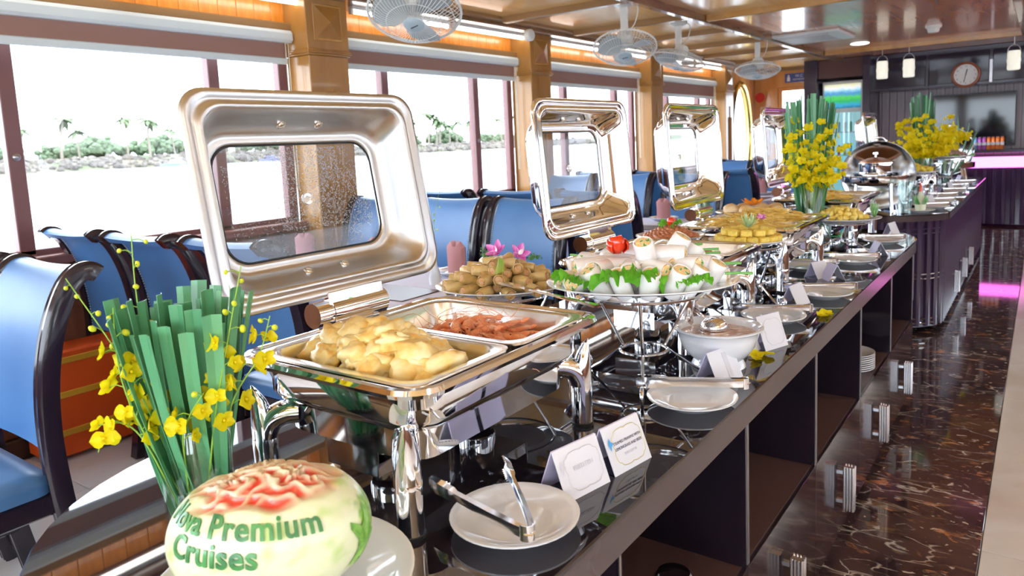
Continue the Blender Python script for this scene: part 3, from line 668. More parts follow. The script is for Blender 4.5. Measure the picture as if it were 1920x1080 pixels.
def stand(x, y, h, rt, label, rz=0, rm=.055, rf=.14):
    s = empty('wire_stand', (x, y, .8), rz, label=label, cat='stand', group='wire platter stands')
    a, b, c = stand_meshes(h, rt, rm, rf)
    for k in range(3): place('leg', a, s, TRS((0,0,0),(0,0,2*pi*k/3)))
    place('top_ring', b, s); place('middle_ring', c, s); return s
def platter(x, y, z, ax, ay, rz, label):
    prof = [(0,.003),(.50,.003),(.56,.0),(.60,.003),(.80,.012),(.96,.019),(1.0,.022),(1.0,.0245),(.96,.0235),(.80,.017),(.60,.008),(.5,.007),(0,.007)]
    q = MB().loft([[(r*ax*cos(2*pi*i/48), r*ay*sin(2*pi*i/48), zz) for i in range(48)] for r, zz in prof])
    o = q.build('serving_platter', porcelain, label=label, cat='platter'); o.location = (x, y, z); o.rotation_euler = (0,0,rz); return o
# --- rice paper rolls
RP = (-.245, 1.525, 1.022); rzz = radians(31)
stand(RP[0], RP[1], .219, .145, 'wire stand under the platter of white rice paper rolls', radians(-66), rf=.165)
platter(*RP, .222, .175, rzz, 'white oval platter holding the rice paper rolls')
rice_m = M('rice_paper', (.86,.85,.84), .22, sss=.2, var=(14, [(.35,(.80,.76,.74)),(.6,(.88,.88,.88))], 3), coat=.3)
fill_m = M('vegetable_filling', (.5,.5,.2), .6, var=(170, [(.34,(.10,.28,.03)),(.46,(.72,.70,.45)),(.56,(.90,.42,.05)),(.66,(.80,.76,.55))], 2))
def rice_roll(seed):
    r = random.Random(seed)
    b = MB().loft([[(x, rr*cos(2*pi*i/16)*(1+.03*mnoise.noise(V(x*60,i,seed))), rr*.92*sin(2*pi*i/16)) for i in range(16)] for x, rr in ((-.028,.0150),(-.027,.0170),(-.012,.0180),(.012,.0180),(.027,.0172),(.0285,.0155),(.0265,.0140))], True, False)
    f = MB().loft([[(x, rr*cos(2*pi*i/14), rr*.92*sin(2*pi*i/14)) for i in range(14)] for x, rr in ((.022,.0142),(.0275,.0135),(.0285,.009))])
    return b.mesh('rice_roll', rice_m, angle=50), f.mesh('filling', fill_m)
rms = [rice_roll(s) for s in (1,2,3)]
r5 = random.Random(11); RW = Matrix.Rotation(rzz, 3, 'Z')
k = 0
for lay, (n, ax, ay, z, an) in enumerate(((25,.172,.122,.030,0), (17,.132,.088,.060,.4), (8,.085,.05,.086,.9))):
    for i in range(n):
        t = 1.0 if (lay < 2 and i < n*.65) or lay == 2 else .48
        m_ = int(n*.65) if lay < 2 else n
        a = an+2*pi*((i % m_)/m_ if t == 1.0 else (i-m_)/max(1, n-m_))+r5.uniform(-.08,.08)
        p = RW @ V(ax*t*cos(a), ay*t*sin(a), 0)
        up = r5.random() < .30
        if lay > 1 and (V(ax*t*cos(a)+.055, ay*t*sin(a)+.01, 0)).length < .055: continue
        face = a+rzz+r5.uniform(-.5,.5)
        e = (r5.uniform(-.2,.2), -1.0 if up else r5.uniform(-.15,.1), face if not up else face)
        b, f = rms[k % 3]
        o = place('rice_roll', b, None, TRS((RP[0]+p.x*.92, RP[1]+p.y*.92, RP[2]+z+(.004 if up else 0)), e, r5.uniform(1.22,1.42)), label='translucent white rice paper roll piled on the oval platter', cat='spring roll', group='rice paper rolls')
        place('filling', f, o); k += 1
# scallion sticks, lettuce, tomato rose
sc_m = M('scallion', (.16,.45,.10), .4)
scm = MB().tube([(-.03,0,0),(0,0,.001),(.03,0,0)], .003, 6).mesh('scallion_stick', sc_m)
for k, (u, v, z, a) in enumerate(((.15,.02,.085,.2),(.19,-.03,.06,.1),(.12,.06,.092,.5),(-.15,.06,.075,2.6),(.205,-.075,.045,.4),(.17,.09,.066,.9),(-.06,.07,.095,1.4))):
    p = RW @ V(u, v, 0)
    place('scallion_stick', scm, None, TRS((RP[0]+p.x, RP[1]+p.y, RP[2]+z), (0,r5.uniform(-.15,.15),a)), label='green scallion stick lying on the rice paper rolls', cat='scallion', group='scallion sticks on the rice rolls')
def lettuce_mesh(seed, L=.075, W=.075):
    r = random.Random(seed); nu, nv = 84, 12; vs = []; fs = []
    for j in range(nv):
        t = j/(nv-1)
        for i in range(nu):
            s = i/(nu-1)*2-1; ang = s*1.5; R0 = L*(.25+.75*t)
            ruf = t**2*(.008*sin(ang*7+seed)+.011*sin(ang*22+seed*2.3+3*t)+.005*sin(ang*47+seed)); ed = 1+.06*t*sin(ang*11+seed)+.05*t**3*sin(ang*27)-.25*t**2*(.5+.5*sin(ang*19+seed))*.35
            vs.append((R0*cos(ang)*ed*.9, R0*sin(ang)*ed*W/L, max(.018*sin(pi*t*.9)+ruf+.008*(1-s*s), -.004-.010*t)))
    for j in range(nv-1):
        for i in range(nu-1): a = j*nu+i; fs.append((a, a+1, a+nu+1, a+nu))
    q = MB().add(vs, fs); me = q.mesh('lettuce_leaf', lettuce_m, angle=80); return me
lms = [lettuce_mesh(s) for s in (1,2,3)]
for k, (u, v, a, s, lb) in enumerate(((-.045,-.135,-1.57,1.12,'frilly green lettuce leaf drooping over the front of the rice roll platter'), (-.165,-.085,-2.5,.8,'frilly lettuce leaf at the left end of the rice roll platter'), (.105,-.125,-1.2,.6,'frilly lettuce leaf at the right front of the rice roll platter'))):
    p = RW @ V(u*.95, v*.86, 0)
    place('lettuce_leaf', lms[k % 3], None, TRS((RP[0]+p.x, RP[1]+p.y, RP[2]+.026), (0,-.42,a+rzz), s), label=lb, cat='lettuce')
tom_m = M('tomato_skin', (.80,.045,.008), .15, coat=.6)
def tomato_rose(loc, s, label):
    o = empty('tomato_rose', loc, label=label, cat='tomato')
    for k, (r0, turns, ph, hh) in enumerate(((.026,.75,0,.034),(.020,.8,2.2,.038),(.013,.9,4.0,.04),(.006,1.0,1,.038))):
        vs = []; fs = []; n = 18
        for i in range(n+1):
            a = ph+2*pi*turns*i/n; R_ = r0*(1-.12*i/n); top = hh*(.75+.25*sin(pi*i/n))
            for z, e in ((0,.55),(.35,1.0),(.75,1.05),(1.0,.88)): vs.append((R_*e*cos(a)*s, R_*e*sin(a)*s, top*z*s))
        for i in range(n):
            for j in range(3): b = i*4+j; fs.append((b, b+4, b+5, b+1))
        me = MB().add(vs, fs).mesh('petal', tom_m, angle=80); pp = place('petal', me, o)
        md = pp.modifiers.new('th', 'SOLIDIFY'); md.thickness = .002*s
    return o
p = RW @ V(-.055,-.005,0)
tomato_rose((RP[0]+p.x, RP[1]+p.y, RP[2]+.088), 1.05, 'red tomato skin rose on top of the rice paper rolls')
# --- fried spring rolls
SP = (-.615, 1.475, .995)
stand(SP[0], SP[1], .192, .12, 'wire stand under the fried spring roll platter', .5, rf=.13)
platter(*SP, .172, .15, .55, 'white oval platter holding fried spring rolls')
fry_m = M('fried_wrapper', (.52,.34,.10), .42, var=(24, [(.28,(.40,.22,.05)),(.5,(.64,.45,.17)),(.75,(.76,.61,.32))], 4), coat=.25, bump=(70,.5,.004))
meat_m = M('minced_filling', (.4,.2,.1), .7, var=(130, [(.35,(.20,.10,.05)),(.5,(.60,.27,.08)),(.65,(.45,.33,.2))], 2))
def fried(seed):
    b = MB().loft([[(x+.0012*mnoise.noise(V(i*1.7,seed,x*90)), rr*cos(2*pi*i/14)*(1+.14*mnoise.noise(V(x*70,cos(i*.45)*2,seed*3.1+sin(i*.45)*2))), rr*.9*sin(2*pi*i/14)*(1+.14*mnoise.noise(V(x*70+9,i*.9,seed)))) for i in range(14)] for x, rr in ((-.024,.0115),(-.023,.0132),(-.01,.0142),(.008,.0142),(.022,.0135),(.0245,.0122),(.022,.0105))], True, False)
    f = MB().loft([[(x, rr*cos(2*pi*i/12), rr*.9*sin(2*pi*i/12)) for i in range(12)] for x, rr in ((.015,.0105),(.0225,.0100),(.0235,.006))])
    return b.mesh('fried_roll', fry_m, angle=60), f.mesh('filling', meat_m)
fms = [fried(s) for s in (1,2,3,4)]; r6 = random.Random(21)
k = 0
for lay, (n, R0, z) in enumerate(((15,.122,.024),(8,.068,.024),(12,.095,.046),(7,.05,.05),(8,.06,.066),(4,.022,.078))):
    for i in range(n):
        a = 2*pi*i/n+lay*.33+r6.uniform(-.1,.1); b, f = fms[k % 4]
        place('filling', f, place('fried_roll', b, None, TRS((SP[0]+R0*1.1*cos(a), SP[1]+R0*.98*sin(a), SP[2]+z+r6.uniform(-.003,.003)), (r6.random()*6, r6.uniform(-.35,.1), a+r6.uniform(-.45,.45)), r6.uniform(.9,1.12)), label='brown fried spring roll piled on the platter behind the prawns', cat='spring roll', group='fried spring rolls')); k += 1
orch_p = M('magenta_orchid', (.68,.10,.50), .5, var=(30, [(.35,(.55,.03,.40)),(.6,(.85,.35,.70)),(.8,(.95,.85,.92))], 2)); wht = M('white_petal', (.88,.86,.86), .5)
def petal_shape(L, W, cup=.3, n=7):
    vs = []; fs = []
    for j in range(n):
        t = j/(n-1); w_ = W*sin(pi*min(1,.12+t*.86))**.8
        for s in (-1,-.5,0,.5,1): vs.append((L*t, w_*s*.5, cup*L*t*t+.25*W*s*s*(1-t*.5)))
    for j in range(n-1):
        for i in range(4): a = j*5+i; fs.append((a,a+1,a+6,a+5))
    return MB().add(vs, fs)
pet_me = petal_shape(.030,.020,.35).mesh('petal', orch_p, angle=80); lip_me = petal_shape(.016,.012,.9).mesh('lip', wht, angle=80)
def orchid(loc, e, s, label):
    o = empty('purple_orchid', loc, label=label, cat='flower'); o.rotation_euler = e; o.scale = (s,s,s)
    for k in range(5): place('petal', pet_me, o, TRS((0,0,0),(0,-.2,2*pi*k/5)))
    place('lip', lip_me, o, TRS((0,0,.003),(0,-.6,.5))); return o
orchid((SP[0]+.01,SP[1]-.03,SP[2]+.108),(.7,-.2,.4),1.05,'purple orchid bloom standing on the fried spring rolls')
orchid((SP[0]+.055,SP[1]+.0,SP[2]+.1),(.9,.2,1.0),1.0,'purple and white orchid bloom lying beside the standing one')
hb = MB()
for k in range(40): hb.ell((r6.gauss(0,.011),r6.gauss(0,.011),abs(r6.gauss(0,.007))), (.004,.003,.0012), 5, 3, Euler((r6.random()*3,r6.random()*3,0)).to_matrix())
herb_me = hb.mesh('herb_sprig', M('dark_herb', (.07,.22,.04), .5))
for k, (dx, dy, dz) in enumerate(((-.045,.0,.092),(.075,.035,.085))): place('herb_sprig', herb_me, None, (SP[0]+dx, SP[1]+dy, SP[2]+dz), label=['green herb sprig left of the purple orchids', 'green herb sprig right of the purple orchids'][k], cat='herb')
q = MB()
for k in range(6): q.tube(bez([(0,0,0),(.014,-.02+.004*k,-.006),(.03,-.055+.007*k,-.03)], 4), .0012, 4)
q.build('chive_strands', stem_m, label='thin lime chive strands on the fried spring rolls', cat='herb').location = (SP[0]+.03, SP[1]-.05, SP[2]+.098)
# serving fork/spoon leaning between spring rolls and chafing dish rim
q = MB(); P0 = V(-.575,1.385,1.045); P1 = V(-.215,1.262,1.040)
for t0, t1, w0, w1 in ((0,.14,.004,.013),(.14,.26,.013,.012),(.26,.36,.012,.0055),(.36,.85,.0055,.0065),(.85,1,.0065,.011)):
    dd = (P1-P0).normalized(); sd = V(-dd.y, dd.x, 0); a = P0.lerp(P1,t0); b = P0.lerp(P1,t1); th = V(0,0,.0022)
    q.loft([[a-sd*w0-th, a+sd*w0-th, a+sd*w0*.6+th, a-sd*w0*.6+th], [b-sd*w1-th, b+sd*w1-th, b+sd*w1*.6+th, b-sd*w1*.6+th]])
q.build('serving_fork', chrome, label='long steel serving fork resting from the spring rolls to the pan rim', cat='fork')
# --- peanuts
PN = (-.59, 2.47, .995)
stand(PN[0], PN[1], .192, .10, 'wire stand under the peanut plate', .9, rf=.11)
platter(*PN, .125, .125, 0, 'round white plate heaped with peanuts')
pn_m = M('red_skin_peanut', (.50,.17,.07), .32, var=(50, [(.3,(.38,.10,.04)),(.65,(.62,.25,.11))], 3), coat=.35)
pnm = [lump(s, (.0095,.0068,.0066), .12, 8, 6).mesh('peanut', pn_m, angle=80) for s in (1,2,3)]
MB().loft([[(r*cos(2*pi*i/24), r*sin(2*pi*i/24), z) for i in range(24)] for r, z in ((.085,.010),(.082,.014),(.05,.030),(.001,.040))]).build('peanut_heap_core', pn_m, label='packed core of the peanut heap on the round plate', cat='peanuts', kind='stuff').location = PN
r7 = random.Random(5)
for k in range(190):
    t = sqrt((k+.5)/190); a = k*2.39996
    place('peanut', pnm[k % 3], None, TRS((PN[0]+.098*t*cos(a), PN[1]+.098*t*sin(a), PN[2]+.016+.036*(1-t**1.5)+r7.uniform(-.001,.003)), (r7.random()*6,r7.random()*6,r7.random()*6), r7.uniform(.9,1.15)), label='red skinned roasted peanut in the heap on the plate', cat='peanut', group='peanuts')
tb = MB().lathe([(0,0),(.011,.001),(.016,.008),(.0165,.018),(.012,.027),(.005,.030),(0,.031)], 16).build('cherry_tomato', tom_m, label='small red tomato on top of the peanuts', cat='tomato'); tb.location = (PN[0]+.005, PN[1], PN[2]+.058)
for k, a in enumerate((2.9,.2)): place('lettuce_leaf', lms[k], None, TRS((PN[0]+.008*cos(a), PN[1]+.008*sin(a), PN[2]+.052), (0,-.35,a), .55), label=['pale green leaf left of the tomato on the peanuts', 'pale green leaf right of the tomato on the peanuts'][k], cat='lettuce')
# --- yellow cake squares
CK = (-.30, 2.45, .995)
stand(CK[0], CK[1], .192, .105, 'wire stand under the platter of yellow corn cakes', -.5, rf=.15)
platter(*CK, .13, .13, 0, 'round white platter ringed with yellow corn cakes')
ck_m = M('yellow_corn_cake', (.80,.55,.07), .5, var=(50, [(.3,(.66,.40,.03)),(.55,(.86,.64,.12)),(.75,(.55,.5,.08))], 3))
ckm = MB().box(-.018,.018,-.013,.013,-.0115,.0115,.004).mesh('corn_cake', ck_m)
r8 = random.Random(9)
for lay, (n, R0, z) in enumerate(((17,.096,.027),(10,.055,.027),(11,.074,.049))):
    for i in range(n):
        a = 2*pi*i/n+lay*.2; place('corn_cake', ckm, None, TRS((CK[0]+R0*cos(a), CK[1]+R0*sin(a), CK[2]+z), (r8.uniform(-.06,.06),r8.uniform(-.08,.08),a+pi/2+r8.uniform(-.1,.1))), label='square yellow corn cake piece on the round platter', cat='cake', group='corn cake squares')
o = empty('carved_leaf_garnish', (CK[0]+.005, CK[1]-.01, CK[2]+.062), label='carved green and white vegetable flower on the corn cakes', cat='garnish')
gp = petal_shape(.045,.014,.55).mesh('leaf', M('pale_green_carving', (.40,.62,.20), .5, var=(20, [(.3,(.18,.45,.08)),(.6,(.75,.82,.55))], 2)), angle=80)
for k in range(11): place('leaf', gp, o, TRS((0,0,0),(0,-.25-.5*(k % 3)/2,2*pi*k/11)))
orchid((CK[0]+.04,CK[1]+.015,CK[2]+.09),(.5,.3,0),.62,'small magenta orchid on the corn cakes')
# --- bread rolls with carrot flower
BR = (-.60, 3.44, .985)
stand(BR[0], BR[1], .182, .115, 'wire stand under the bread roll platter', .2, rf=.12)
platter(*BR, .175, .14, .55, 'white oval platter holding bread rolls')
br_m = M('bread_crust', (.72,.50,.24), .5, var=(12, [(.35,(.60,.33,.11)),(.6,(.82,.64,.38))], 3))
brm = [lump(s,(.042,.034,.026),.12).mesh('bread_roll', br_m, angle=80) for s in (1,2)]
for k, (u, v) in enumerate(((-.10,-.02),(-.045,-.07),(.02,-.075),(.085,-.05),(.11,.01),(.05,.05),(-.03,.06),(-.09,.05))):
    p = Matrix.Rotation(.55,3,'Z') @ V(u,v,0); place('bread_roll', brm[k % 2], None, TRS((BR[0]+p.x, BR[1]+p.y, BR[2]+.032), (0,0,k*1.3)), label='small golden bread roll on the oval platter by the noodles', cat='bread roll', group='bread rolls')
o = empty('carrot_flower', (BR[0], BR[1], BR[2]+.05), label='orange carved carrot flower among the bread rolls', cat='garnish')
cp = petal_shape(.04,.03,.6).mesh('petal', M('carrot', (.9,.28,.02), .45), angle=80)
for k in range(7): place('petal', cp, o, TRS((0,0,0),(0,.05,2*pi*k/7),1.25))
# --- fruit pieces
FR = (-.25, 3.68, .935)
stand(FR[0], FR[1], .132, .10, 'wire stand under the yellow fruit platter', -.4, rf=.17)
platter(*FR, .165, .135, .5, 'white oval platter of yellow mango pieces')
mg_m = M('yellow_mango', (.88,.66,.08), .35, var=(20, [(.3,(.78,.50,.04)),(.7,(.94,.80,.25))], 3), coat=.3)
mgm = [lump(s,(.020,.015,.010),.3).mesh('mango_piece', mg_m, angle=80) for s in (1,2,3)]
for k in range(52):
    t = sqrt((k+.5)/52); a = k*2.4; p = Matrix.Rotation(.5,3,'Z') @ V(.115*t*cos(a)-.02, .085*t*sin(a), 0)
    place('mango_piece', mgm[k % 3], None, TRS((FR[0]+p.x, FR[1]+p.y, FR[2]+.022+.042*(1-t**1.6)), (r8.random()*3,r8.random()*3,r8.random()*6), 1.1), label='yellow mango piece heaped on the oval platter', cat='mango', group='mango pieces')
o = empty('cucumber_fan', (FR[0]+.12, FR[1]+.06, FR[2]+.02), label='green and white cucumber fan at the end of the mango platter', cat='garnish')
cf = petal_shape(.055,.022,.7).mesh('leaf', M('cucumber_skin', (.10,.36,.10), .4, var=(16, [(.4,(.06,.3,.07)),(.62,(.7,.8,.5))], 2)), angle=80)
for k in range(8): place('leaf', cf, o, TRS((0,0,0),(0,-.7,2*pi*k/8)))
# --- noodles, rice and other pan food (uncountable)
def noodle(parent_i, y0, col, label, n=150, seed=1, name='noodle_heap'):
    r = random.Random(seed); c = CF[parent_i][0].location; q = MB()
    for k in range(n):
        t = sqrt(r.random()); a = r.random()*6.28; p = V(.135*t*cos(a), y0+.075*t*sin(a), .196+.05*(1-t*t)); pts = [p]
        dr_ = r.random()*6.28
        for i in range(5): dr_ += r.uniform(-1,1); p = p+V(.014*cos(dr_), .014*sin(dr_), r.uniform(-.005,.004)); pts.append(p)
        q.tube(pts, .0023, 4)
    q.loft([[(rr*1.6*cos(2*pi*i/24), y0+rr*.9*sin(2*pi*i/24), z) for i in range(24)] for rr, z in ((.098,.180),(.09,.19),(.05,.225),(.002,.24))])
    o = q.build(name, col, label=label, cat='noodles', kind='stuff'); o.location = c+V(0,0,.020); return o
nd = M('yellow_noodle', (.85,.58,.12), .4, var=(30, [(.3,(.78,.48,.07)),(.7,(.92,.72,.25))], 2), coat=.3)
noodle(2, -.125, nd, 'yellow fried noodles in the near pan of the third chafing dish', 210, 1)
noodle(2, .125, nd, 'yellow fried noodles in the far pan of the third chafing dish', 160, 2)
noodle(3, -.125, nd, 'yellow stir fry in the near pan of the fourth chafing dish', 110, 3)
noodle(4, -.125, M('brown_stirfry', (.45,.25,.1), .5), 'brown stir fry in the far chafing dish', 90, 4)
sau = M('pink_sausage', (.62,.20,.13), .4, coat=.2); c2 = CF[1][0].location
sme = MB().ell((0,0,0),(.017,.012,.012),10,8).mesh('sausage_piece', sau)
for k in range(34):
    t = sqrt((k+.5)/34); a = k*2.4
    place('sausage_piece', sme, None, TRS((c2.x+.02+.125*t*cos(a), c2.y-.10+.07*t*sin(a)+(.22 if k % 4 == 0 else 0), .8+.192+.028*(1-t*t)), (r8.random(),r8.random(),r8.random()*6)), label='pink sausage piece in the pan behind the rice paper rolls', cat='sausage', group='sausage pieces')
# ================================================================== PLATES, TONGS, CARDS
tong_m = M('tong_steel', (.84,.85,.88), .14, 1)
def tong_arm(L, side):
    q = MB(); pts = []
    # profile along x: hinge at 0, tip at L ; U-channel cross section
    st_ = [(0,.010,.004),(.02,.010,.006),(L*.35,.0085,.007),(L*.70,.0075,.006),(L*.73,.011,.008),(L*.9,.0125,.008),(L,.010,.004)]
    rings = []
    for x, wd, hh in st_:
        rings.append([(x,-.0007,-wd),(x,hh*side,-wd*.75),(x,hh*side*1.1,0),(x,hh*side,wd*.75),(x,-.0007,wd),(x,hh*side*.55,wd*.6),(x,hh*side*.75,0),(x,hh*side*.55,-wd*.6)])
    q.loft(rings)
    for k in range(7):   # serrations
        x = L*(.78+.03*k)
        for s in (-1,1): q.add([(x,0,s*.0115),(x+.004,-.004*side,s*.0118),(x+.007,0,s*.0115)], [(0,1,2)])
    return q
def tongs(loc, rz, L, open_deg, label, lift=0.0, roll=0.0):
    o = empty('serving_tongs', loc, label=label, cat='tongs'); o.rotation_euler = Euler((roll, -lift, rz))
    for s in (-1,1):
        q = tong_arm(L, s); q.xf(Matrix.Rotation(s*radians(open_deg)/2,4,'Z') @ Matrix.Translation((0,s*.004,0))); q.build('arm', tong_m, o)
    MB().tube([(.004,-.009,0),(-.004,-.008,0),(-.0085,0,0),(-.004,.008,0),(.004,.009,0)], .0012, 4).build('spring', tong_m, o)
    q = MB()
    n = 10; rings = []
    for i in range(n+1):
        a = pi/2+pi*i/n; rings.append([(.006+.012*cos(a)*1.0, .0115*sin(a), z) for z in (-.0115,.0115)]+[(.006+.0105*cos(a), .0098*sin(a), z) for z in (.0115,-.0115)])
    q.loft(rings); q.build('hinge_cap', tong_m, o); return o
def sauc(x, y, s, label, z=.80): return place('serving_plate', plate_me, None, TRS((x,y,z),(0,0,0),s), label=label, cat='plate', group='small white plates along the buffet edge')
sauc(-.124,.830,1.0,'round white plate under open tongs nearest the camera')
tongs((-.048,.760,.845), atan2(.085,-.177), .205, 34, 'open steel serving tongs on the nearest white plate', .06)
sauc(-.091,1.437,.97,'white plate with tongs in front of the white soup bowl')
tongs((-.002,1.522,.8355), atan2(-.105,-.225), .235, 4, 'closed steel tongs lying on the plate before the soup bowl', .0, pi/2*.0)
sauc(-.150,2.224,.97,'white plate with tongs beside the double sign cards')
tongs((-.055,2.285,.8355), atan2(-.10,-.23), .23, 4, 'closed steel tongs on the plate beyond the soup bowl')
sauc(-.096,2.626,.96,'white plate with tongs below the yellow corn cakes')
tongs((-.005,2.68,.8355), atan2(-.10,-.23), .235, 4, 'closed steel tongs below the yellow corn cakes')
sauc(-.27,3.12,.98,'white plate by the legs of the noodle chafing dish')
tongs((-.17,3.17,.8355), atan2(-.08,-.23), .225, 4, 'closed steel tongs by the noodle chafing dish')
sauc(-.14,3.35,.9,'white plate in front of the mango stand')
tongs((-.05,3.385,.8335), atan2(-.07,-.23), .22, 4, 'closed steel tongs in front of the mango stand')
sauc(-.13,3.98,.95,'white plate nearest the far rounded end of the first worktop')
tongs((-.04,4.02,.8345), atan2(-.07,-.23), .22, 4, 'closed steel tongs nearest the far rounded end')
gold = M('gold_print', (.62,.52,.10), .4); ink = M('grey_ink', (.10,.09,.13), .6); pale_ink = M('pale_grey_ink', (.62,.60,.64), .6); blue_ink = M('blue_print', (.05,.33,.72), .5)
def flat(me, mat, parent, mtx, name='printed_text'):
    me.materials.clear(); me.materials.append(mat); return place(name, me, parent, mtx)
def card(loc, rz, label, L=.105, H=.075, B=.062, lines=(), faint=False, ornate=False):
    o = empty('sign_card', loc, rz, label=label, cat='sign card'); hb = B/2; n = .0016
    sl = sqrt(hb*hb+H*H)
    q = MB(); q.add([(hb,-L/2,0),(hb,L/2,0),(0,L/2,H),(0,-L/2,H),(hb+n,-L/2,0),(hb+n,L/2,0),(n,L/2,H+n),(n,-L/2,H+n)], [(0,1,2,3),(4,5,6,7),(0,1,5,4),(1,2,6,5),(2,3,7,6),(3,0,4,7)]); q.build('front_face', paper, o, smooth=False)
    q = MB(); q.add([(-hb,-L/2,0),(-hb,L/2,0),(0,L/2,H),(0,-L/2,H),(-hb-n,-L/2,0),(-hb-n,L/2,0),(-n,L/2,H+n),(-n,-L/2,H+n)], [(0,1,2,3),(4,5,6,7),(0,1,5,4),(1,2,6,5),(2,3,7,6),(3,0,4,7)]); q.build('back_face', M('lavender_card', (.62,.58,.80), .4) if 'lavender_card' not in MATS else MATS['lavender_card'], o, smooth=False)
    MB().box(-hb*.98, hb*.98, -L/2, L/2, .0, .0015).build('base_sheet', acrylic, o, smooth=False)
    # print on the front: local frame  X=+y, Y=up slope, Z=normal
    zx = Vector((0,1,0)); zy = Vector((-hb,0,H)).normalized(); zn = zx.cross(zy)
    F = Matrix(((zx.x,zy.x,zn.x,hb/2+n*1.6+zn.x*.0006),(zx.y,zy.y,zn.y,0),(zx.z,zy.z,zn.z,H/2+zn.z*.0012),(0,0,0,1)))
    for k, (tx, sz, yy, mm) in enumerate(lines):
        flat(text_mesh(tx, sz, 0.0002, space=.95), mm, o, F @ Matrix.Translation((.004, yy, .0003)))
    if ornate:
        w2, h2 = L*.42, sl*.42; pts = []
        for i in range(64):
            a = 2*pi*i/64; ca, sa = cos(a), sin(a); k = 1/max(abs(ca)**4+abs(sa)**4, 1e-6)**.25
            wob = 1-.07*max(0, cos(8*a))**3
            pts.append(F @ V(.004+w2*.92*ca*k*wob, h2*.92*sa*k*wob, .0006))
        MB().tube(pts, .0005, 4, closed=True).build('gold_border', gold if not faint else pale_ink, o)
        b = MB(); b.add([F @ V(*p) for p in ((-.047,.012,.001),(-.042,.024,.001),(-.040,.016,.001),(-.034,.012,.001),(-.040,.008,.001),(-.044,.000,.001))], [(0,2,1),(0,3,2),(0,4,3),(0,5,4)]); b.build('blue_emblem', blue_ink if not faint else pale_ink, o, smooth=False)
    return o
card((-.112,.985,.80), radians(-12), 'white tent sign card with faint lettering beside the nearest plate', ornate=True, faint=True, lines=(('FRIED FISH',.0105,.004,pale_ink),))
card((-.092,1.105,.80), radians(-10), 'tent sign card reading steamed prawns with lemongrass and beer', ornate=True, lines=(('STEAMED PRAWNS WITH',.0070,.009,ink),('LEMONGRASS AND BEER',.0070,-.001,ink),('TOM HAP SA',.0066,-.013,pale_ink)))
card((-.10,1.625,.80), radians(-14), 'white tent sign card in front of the soup bowl', L=.10, H=.07)
MB().box(-.0008,.0008,-.008,.008,-.03,.03).build('grey_stripe', pale_ink, bpy.data.objects['sign_card.002']).matrix_basis = TRS((.0175,.008,.036),(0,-radians(24),0))
card((-.085,1.945,.80), radians(-20), 'tall tent sign card just right of the soup bowl', L=.095, H=.085, ornate=True, faint=True)
card((-.125,1.87,.80), radians(-5), 'tent sign card half hidden behind the soup bowl', L=.08, H=.07)
card((-.153,2.475,.80), radians(-10), 'small tent sign card under the corn cake stand', L=.09, H=.065)
card((-.20,2.98,.80), radians(-25), 'small tent sign card left of the pair by the noodles', L=.08, H=.06)
card((-.138,2.95,.80), radians(35), 'small tent sign card right of the pair by the noodles', L=.08, H=.06)
card((-.09,3.60,.80), radians(25), 'leaning tent sign card beside the mango stand', L=.09, H=.06)
card((-.13,4.22,.80), radians(-10), 'tent sign card at the far rounded end of the worktop', L=.10, H=.075)
# soup bowl with ladle
sb = empty('soup_bowl', (-.135,1.715,.80), label='white porcelain bowl of brown sauce on the buffet', cat='bowl')
MB().lathe([(0,.003),(.058,.003),(.062,.0),(.066,.004),(.064,.012),(.058,.022),(.072,.034),(.088,.055),(.095,.078),(.099,.093),(.108,.100),(.1085,.103),(.104,.1045),(.096,.100),(.094,.095),(.088,.078),(.08,.055),(.05,.03),(0,.026)], 48).build('bowl', porcelain, sb)
so_m = M('brown_sauce', (.52,.27,.16), .12, var=(95, [(.32,(.36,.13,.06)),(.5,(.60,.34,.21)),(.7,(.72,.50,.36))], 4), coat=.6, bump=(110,.8,.004))
MB().loft([[(r*cos(2*pi*i/40), r*sin(2*pi*i/40), z) for i in range(40)] for r, z in ((.07,.06),(.091,.0865),(.08,.088),(.03,.0895),(.001,.090))]).build('brown_sauce', so_m, label='brown minced sauce filling the white bowl', cat='sauce', kind='stuff').location = (-.135,1.715,.80)
ld_ = empty('ladle', (-.15,1.728,.893), label='steel ladle resting upside down in the brown sauce', cat='ladle')
MB().loft([[(r*cos(2*pi*i/28), r*sin(2*pi*i/28), z) for i in range(28)] for r, z in ((.034,-.002),(.0345,0),(.033,.008),(.028,.017),(.019,.0235),(.008,.0265),(.0005,.027))], False, True).build('ladle_bowl', chrome, ld_)
MB().tube(bez([(-.02,.026,.004),(-.05,.05,.016),(-.10,.085,.03),(-.15,.11,.035)], 4), [.005,.004,.0035,.0035,.0035,.0035,.0035,.0035,.0035,.0035,.004,.004,.0045], 8).build('handle', chrome, ld_)

